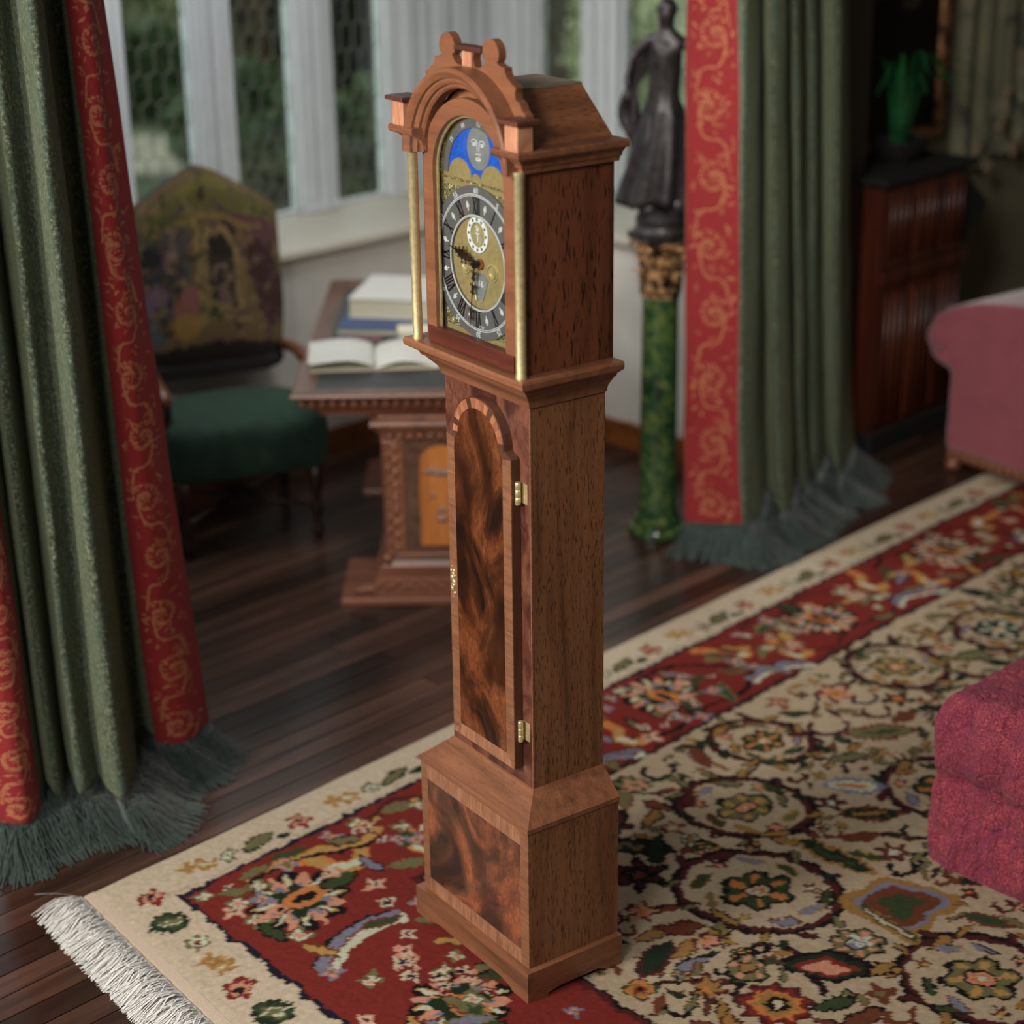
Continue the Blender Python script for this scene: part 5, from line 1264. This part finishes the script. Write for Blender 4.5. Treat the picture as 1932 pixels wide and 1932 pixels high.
# clinging robe with flying folds
m = MB(); rows = []; N = 40
for j in range(26):
    v_ = j / 25; z = .64 - .54 * v_; rad = .040 + .012 * math.cos(v_ * 9) * (v_ < .4) + .075 * v_ ** 1.1; r_ = []
    for k in range(N):
        a = 2 * PI * k / N; f_ = 1 + .16 * v_ * math.sin(a * 7 + v_ * 5) + .10 * v_ * math.sin(a * 3 - 2 * v_) + .22 * v_ * math.cos(a - 2.6)
        r_.append((.004 + rad * f_ * math.cos(a) * 1.05, rad * f_ * math.sin(a) * .85, z + .01 * math.sin(a * 3)))
    rows.append(r_)
m.grid(rows, True); o = m.build('robe', M_bronze, fig, smooth=True); q = o.modifiers.new('s', 'SOLIDIFY'); q.thickness = .004
for pts_, wd in ([[(-.05, .02, .62), (-.11, .03, .50), (-.12, .03, .38), (-.09, .02, .25), (-.12, .02, .16)], .028], [[(.10, .0, .60), (.12, .02, .48), (.09, .03, .36), (.10, .02, .24), (.07, .02, .12)], .024]):
    c = crom(pts_, 18); m = MB(); rows = []
    for i, p in enumerate(c): rows.append([(p.x + q * wd * (1 + .3 * math.sin(i)), p.y + .014 * math.sin(q * 4 + i * .4), p.z) for q in (-1, -.5, 0, .5, 1)])
    m.grid(rows); o = m.build('scarf', M_bronze, fig, smooth=True); q = o.modifiers.new('s', 'SOLIDIFY'); q.thickness = .007

# ================================================================== SOFA, POUF
def fabric(name, a, b, c_, sc=220, bd=.002, big=9):
    t = NT(name); f = t.noise(t.coord(), sc, 4, .75); g = t.noise(t.coord(), big, 4, .6, .8)
    c = t.ramp(f, [(.34, a), (.52, b), (.68, c_)]); c = t.mix(t.ramp(g, [(.4, G0), (.7, (.5, .5, .5, 1))]), c, a)
    t.set(Base_Color=c, Roughness=.85, Sheen_Weight=.35, Specular_IOR_Level=.2); t.bump(f, .6, bd); return t.m
M_sofa = fabric('rose_linen', rgb(100, 47, 57), rgb(122, 59, 67), rgb(134, 73, 80), 300, .001)
sofa = empty('rose_sofa', (1.715, 7.0, .006), math.atan2(-.80, .60), 'rose pink upholstered sofa with rolled end at the right edge of the picture', 'sofa')
# profile in (x,z), extruded along local +y
sp = [(.0, .085), (.0, .40), (-.02, .412), (-.06, .422), (-.10, .446), (-.124, .495), (-.126, .545), (-.10, .600), (-.05, .642), (.02, .668), (.12, .695), (.26, .715), (.42, .725), (.60, .725), (.66, .70), (.68, .64), (.68, .085)]
o = MB().prism(sp, .0, .95).build('upholstery', M_sofa, sofa, bevel=.03); o.modifiers['bevel'].segments = 4; sm_angle(o, 60)
m = MB(); m.lathe([(.004, -.012), (.040, -.010), (.050, 0), (.050, .01)], 24); m.tf(lambda x, y, z: (-.068 + x, z * 1.0 - .002, .525 + y)); m.build('scroll_boss', M_sofa, sofa, smooth=True)
MB().box(.01, .67, .01, .94, .045, .095).build('seat_rail', M_arm, sofa, bevel=.006, label='carved brown wooden rail')
for (x, y) in ((.03, .03), (.64, .03), (.03, .9), (.64, .9)): MB().lathe([(.022, 0), (.034, .014), (.03, .035), (.02, .05)], 14, (x, y)).build('foot', M_arm, sofa, smooth=True)
m = MB()
for k in range(16): m.ball((.03 + k * .041, .004, .066), .017, 7, 5, (1, .6, .9))
m.build('carved_rail_beads', M_arm, sofa, smooth=True)

def poufmat():
    t = NT('crimson_crinkled_cloth'); v = t.coord(); f = t.noise(v, 210, 5, .8); g = t.noise(t.coord(scale=(1, 1, .22)), 46, 4, .7, 1.4); w_ = t.noise(v, 9, 4, .6, 2)
    c = t.ramp(f, [(.34, rgb(70, 20, 42)), (.50, rgb(142, 48, 66)), (.68, rgb(196, 112, 108))]); c = t.mix(t.ramp(w_, [(.42, G0), (.62, (.55, .55, .55, 1))]), c, rgb(116, 44, 76))
    t.set(Base_Color=c, Roughness=.85, Sheen_Weight=.05, Specular_IOR_Level=.2); vo = t.n('ShaderNodeTexVoronoi', feature='DISTANCE_TO_EDGE'); vo.inputs['Scale'].default_value = 13; wv = t.n('ShaderNodeVectorMath', operation='MULTIPLY_ADD'); wn = t.n('ShaderNodeTexNoise'); wn.inputs['Scale'].default_value = 9; t.l(v, wn.inputs['Vector']); t.l(wn.outputs['Color'], wv.inputs[0]); wv.inputs[1].default_value = (.16, .16, .16); t.l(t.coord(scale=(1, 1, .55)), wv.inputs[2]); t.l(wv.outputs[0], vo.inputs['Vector']); cr_ = t.ramp(vo.outputs['Distance'], [(.0, G0), (.10, G1)]); b = t.bump(f, .5, .002); b = t.bump(g, .9, .014, b); t.bump(cr_, .45, .009, b); return t.m
M_pouf = poufmat()
pz = math.atan2(-.21, .175)
pouf = empty('crimson_pouf', (1.035, 4.10, .006), pz, 'crumpled crimson cloth covered footstool on the rug at the right edge', 'footstool')
# local: x along the near face, y to the back
m = MB(); LX, LY, HZ = .50, .46, .462
def pp(u, v_, z):
    x, y = u, v_; return x, y
rows = []; NP = 96
def perim(k):
    q = k / NP * 4
    if q < 1: return (LX * q, 0, 0, -1)
    if q < 2: return (LX, LY * (q - 1), 1, 0)
    if q < 3: return (LX * (3 - q), LY, 0, 1)
    return (0, LY * (4 - q), -1, 0)
for j in range(46):
    v_ = j / 45; r_ = []
    for k in range(NP):
        x, y, nx, ny = perim(k)
        z = HZ * v_
        waist = -.010 * math.exp(-((v_ - .52) / .035) ** 2) + .008 * math.sin(PI * min(v_ / .5, 1)) * (v_ < .5) + .014 * math.sin(PI * (v_ - .5) / .5) * (v_ >= .5)
        nz_ = .016 * mn.noise(Vector((x * 5, y * 5, z * 4))) + .012 * mn.noise(Vector((x * 16, y * 16, z * 5 + 4))) + .007 * mn.noise(Vector((x * 40, y * 40, z * 22))) - .010 * (1 - abs(mn.noise(Vector((x * 11, y * 11, z * 7 + 9)))) * 6 if abs(mn.noise(Vector((x * 11, y * 11, z * 7 + 9)))) < .16 else 0)
        d_ = waist + nz_
        # vertical pleats
        for (pu, dpt, zz0) in ((.0, .0, 0), (.105, .020, 0), (.21, .016, .1), (.33, .018, 0), (.42, .014, .2)):
            if ny == -1 and v_ >= zz0: d_ -= dpt * math.exp(-((x - pu - .01 * math.sin(v_ * 6)) / .0065) ** 2) * (.4 + .6 * abs(math.sin(v_ * 5 + pu * 20)))
        rc_ = min(x, LX - x, 10) if ny else min(y, LY - y)
        cx, cy = LX / 2, LY / 2; top = 1 - .09 * max(0, (v_ - .86) / .14) ** 2
        r_.append((cx + (x + nx * d_ - cx) * top, cy + (y + ny * d_ - cy) * top, z + (.012 * mn.noise(Vector((x * 7, y * 7, 3))) if v_ > .9 else 0)))
    rows.append(r_)
for j in range(1, 15):
    f_ = 1 - j / 14; base = rows[45]
    rows.append([(LX / 2 + (p[0] - LX / 2) * f_, LY / 2 + (p[1] - LY / 2) * f_, HZ + .010 + .030 * (1 - f_) + .014 * mn.noise(Vector((p[0] * f_ * 9, p[1] * f_ * 9, 2))) - .018 * math.exp(-(((p[0] - .10) * f_ - (p[1]) * f_ * .1) / .012) ** 2)) for p in base])
m.grid(rows, True); m.build('cloth_cover', M_pouf, pouf, smooth=True, sub=1)
MB().box(.02, LX - .02, .02, LY - .02, -.001, .02).build('base', M_shade, pouf)

# ================================================================== DARK CORNER: CABINET, PLANT, PAINTING, DRAPE
M_cab = wood('cabinet_mahogany', rgb(34, 12, 6), rgb(66, 26, 12), rgb(92, 44, 20), 2, rough=.4, pore=.2, band=14); M_ebony = simple('ebony', rgb(9, 7, 7), .75)
cab = empty('slatted_cabinet', RW(4.04, -.50, 0), math.atan2(DY, DX), 'dark mahogany cabinet with vertical mouldings behind the right curtain', 'cabinet')
cw, cdp, chh = .60, .34, 1.10     # local x along the wall, y towards the wall (away from the room)
MB().box(0, cw, .006, cdp, .0, chh).build('carcase', M_cab, cab, bevel=.004)
MB().box(-.03, cw + .03, -.03, cdp, chh, chh + .03).build('top', M_ebony, cab, bevel=.006)
MB().box(-.02, cw + .02, -.02, cdp, 0, .09).build('base', M_ebony, cab, bevel=.006)
MB().box(0, cw, -.016, .006, .70, .76).build('cross_rail', M_cab, cab, bevel=.004)
for i in range(3):
    x0 = .03 + i * .19
    for (z0, z1) in ((.12, .69), (.77, 1.085)):
        d_ = MB().box(x0, x0 + .165, -.008, .006, z0, z1).build('panel', M_cab, cab, bevel=.003)
        for k in range(4): MB().tube([(x0 + .02 + k * .041, -.010, z0 + .03), (x0 + .02 + k * .041, -.012, z1 - .03)], .008, 8).build('moulding', M_cab, d_, smooth=True)
m = MB().prism([(cw, 1.08), (cw + .20, .92), (cw + .20, .90), (cw, .74)], .02, .18); m.build('side_bracket', M_ebony, cab, bevel=.004, label='pointed black side bracket')
plant = empty('potted_plant', RW(4.36, -.66, chh + .0305), 0, 'strap leaved green plant in a dark bowl on the mahogany cabinet', 'plant')
sm_angle(MB().lathe([(.05, 0), (.055, .008), (.10, .05), (.115, .085), (.118, .095), (.108, .095), (.10, .08)], 28).build('bowl', M_ebony, plant), 40)
M_blade = simple('blade_green', rgb(24, 78, 40), .35, 0, .25, 10); rl = random.Random(4)
for k in range(16):
    a = rl.random() * 2 * PI; L = .34 + .16 * rl.random(); lean = .16 + .22 * rl.random(); pts_ = [(0, 0, .07)]
    if k < 7: a = 2.4 + k * .42
    if math.cos(a) * -.705 + math.sin(a) * .709 > .1: a += PI
    lean *= .55
    c = [(.03 * math.cos(a), .03 * math.sin(a), .07), ((.03 + lean * .35) * math.cos(a), (.03 + lean * .35) * math.sin(a), .07 + L * .65), ((.03 + lean) * math.cos(a), (.03 + lean) * math.sin(a), .07 + L * .82), ((.05 + lean * 1.6) * math.cos(a), (.05 + lean * 1.6) * math.sin(a), .07 + L * .62)]
    cc = crom(c, 12); m = MB(); rows = []; sx_, sy_ = -math.sin(a), math.cos(a)
    for i, p in enumerate(cc): w_ = .013 * (1 - (i / 11) ** 3) + .001; rows.append([(p.x + sx_ * w_ * q, p.y + sy_ * w_ * q, p.z - .003 * abs(q)) for q in (-1, 0, 1)])
    m.grid(rows); m.build('leaf', M_blade, plant, smooth=True)
pic = empty('gilt_framed_painting', RW(4.30, -.90, 1.13), math.atan2(DY, DX), 'dark moody painting in a gilt frame on the wall above the cabinet', 'painting')
MB().box(.0, .72, -.010, .015, 0, 1.2).build('backing', M_ebony, pic)
pa = Paint(.06, .66, .06, 1.14, .008, rgb(8, 10, 14), .05, .08)
for (x, y, a, b, c_) in [(.34, .95, .2, .12, rgb(16, 24, 42)), (.40, .78, .14, .06, rgb(52, 62, 70)), (.30, .68, .16, .05, rgb(66, 64, 54)), (.2, .82, .09, .1, rgb(28, 38, 44)), (.48, .6, .1, .05, rgb(54, 46, 38)), (.22, .5, .1, .12, rgb(14, 16, 12))]: pa.ell(x, y, a, b, .3, c_)
paint_grid('canvas', pa, lambda X, Y: (X, X * 0 - .014, Y), painted('oil_paint', .5, 0, 60, .001), pic)
M_gframe = giltb('aged_gilt_frame', rgb(70, 42, 30), rgb(190, 136, 96), 22)
for (x0, x1, z0, z1) in ((0, .035, 0, 1.2), (.66, .72, 0, 1.2), (.06, .66, 1.14, 1.2), (.06, .66, 0, .06)): MB().box(x0, x1, -.032, -.010, z0, z1).build('frame_moulding', M_gframe, pic, bevel=.008)
MB().tube([(.075, -.02, .02), (.075, -.02, 1.18)], .016, 10).build('inner_moulding', M_gframe, pic, smooth=True)
MB().ball((.075, -.03, .02), .024, 10, 8).build('corner_knob', M_gframe, pic, smooth=True)
dr = empty('pale_silk_drape', RW(5.35, -.88, .98), math.atan2(DY, DX), 'pale silvery patterned silk hanging beside the gilt framed painting', 'drape')
pd2 = Paint(-.28, .60, 0, 1.75, .009, rgb(126, 124, 100), .04, .06)
for k in range(130):
    x, y = rp.uniform(-.28, .6), rp.uniform(0, 1.75); pd2.leaf(x, y, rp.uniform(.03, .09), rp.uniform(.012, .03), rp.random() * 6, [rp.choice([rgb(146, 142, 116), rgb(104, 104, 84), rgb(150, 134, 108), rgb(88, 92, 80)])], 3)
paint_grid('silk', pd2, lambda X, Y: (X, -.03 + .022 * np.sin(X * 38 + .8 * np.sin(Y * 3)) + .01 * np.sin(X * 90), Y + .02 * np.sin(X * 12)), painted('silk_cloth', .5, .3, 60, .001), dr)
M_ros = simple('dried_rosette', rgb(140, 122, 96), .8, 0, .3, 30)
for (x, z, r_) in ((-.16, .08, .05), (.02, .16, .055), (.14, .04, .06), (-.06, -.02, .045), (.26, .14, .05), (.06, .30, .04)):
    m = MB()
    for k in range(9): a = k * .9; m.ball((x + r_ * .5 * math.cos(a) * (k / 9), -.07 - .01 * (k % 3), z + r_ * .5 * math.sin(a) * (k / 9)), r_ * .42, 7, 5, (1, .4, 1))
    m.build('rosette', M_ros, dr, smooth=True)
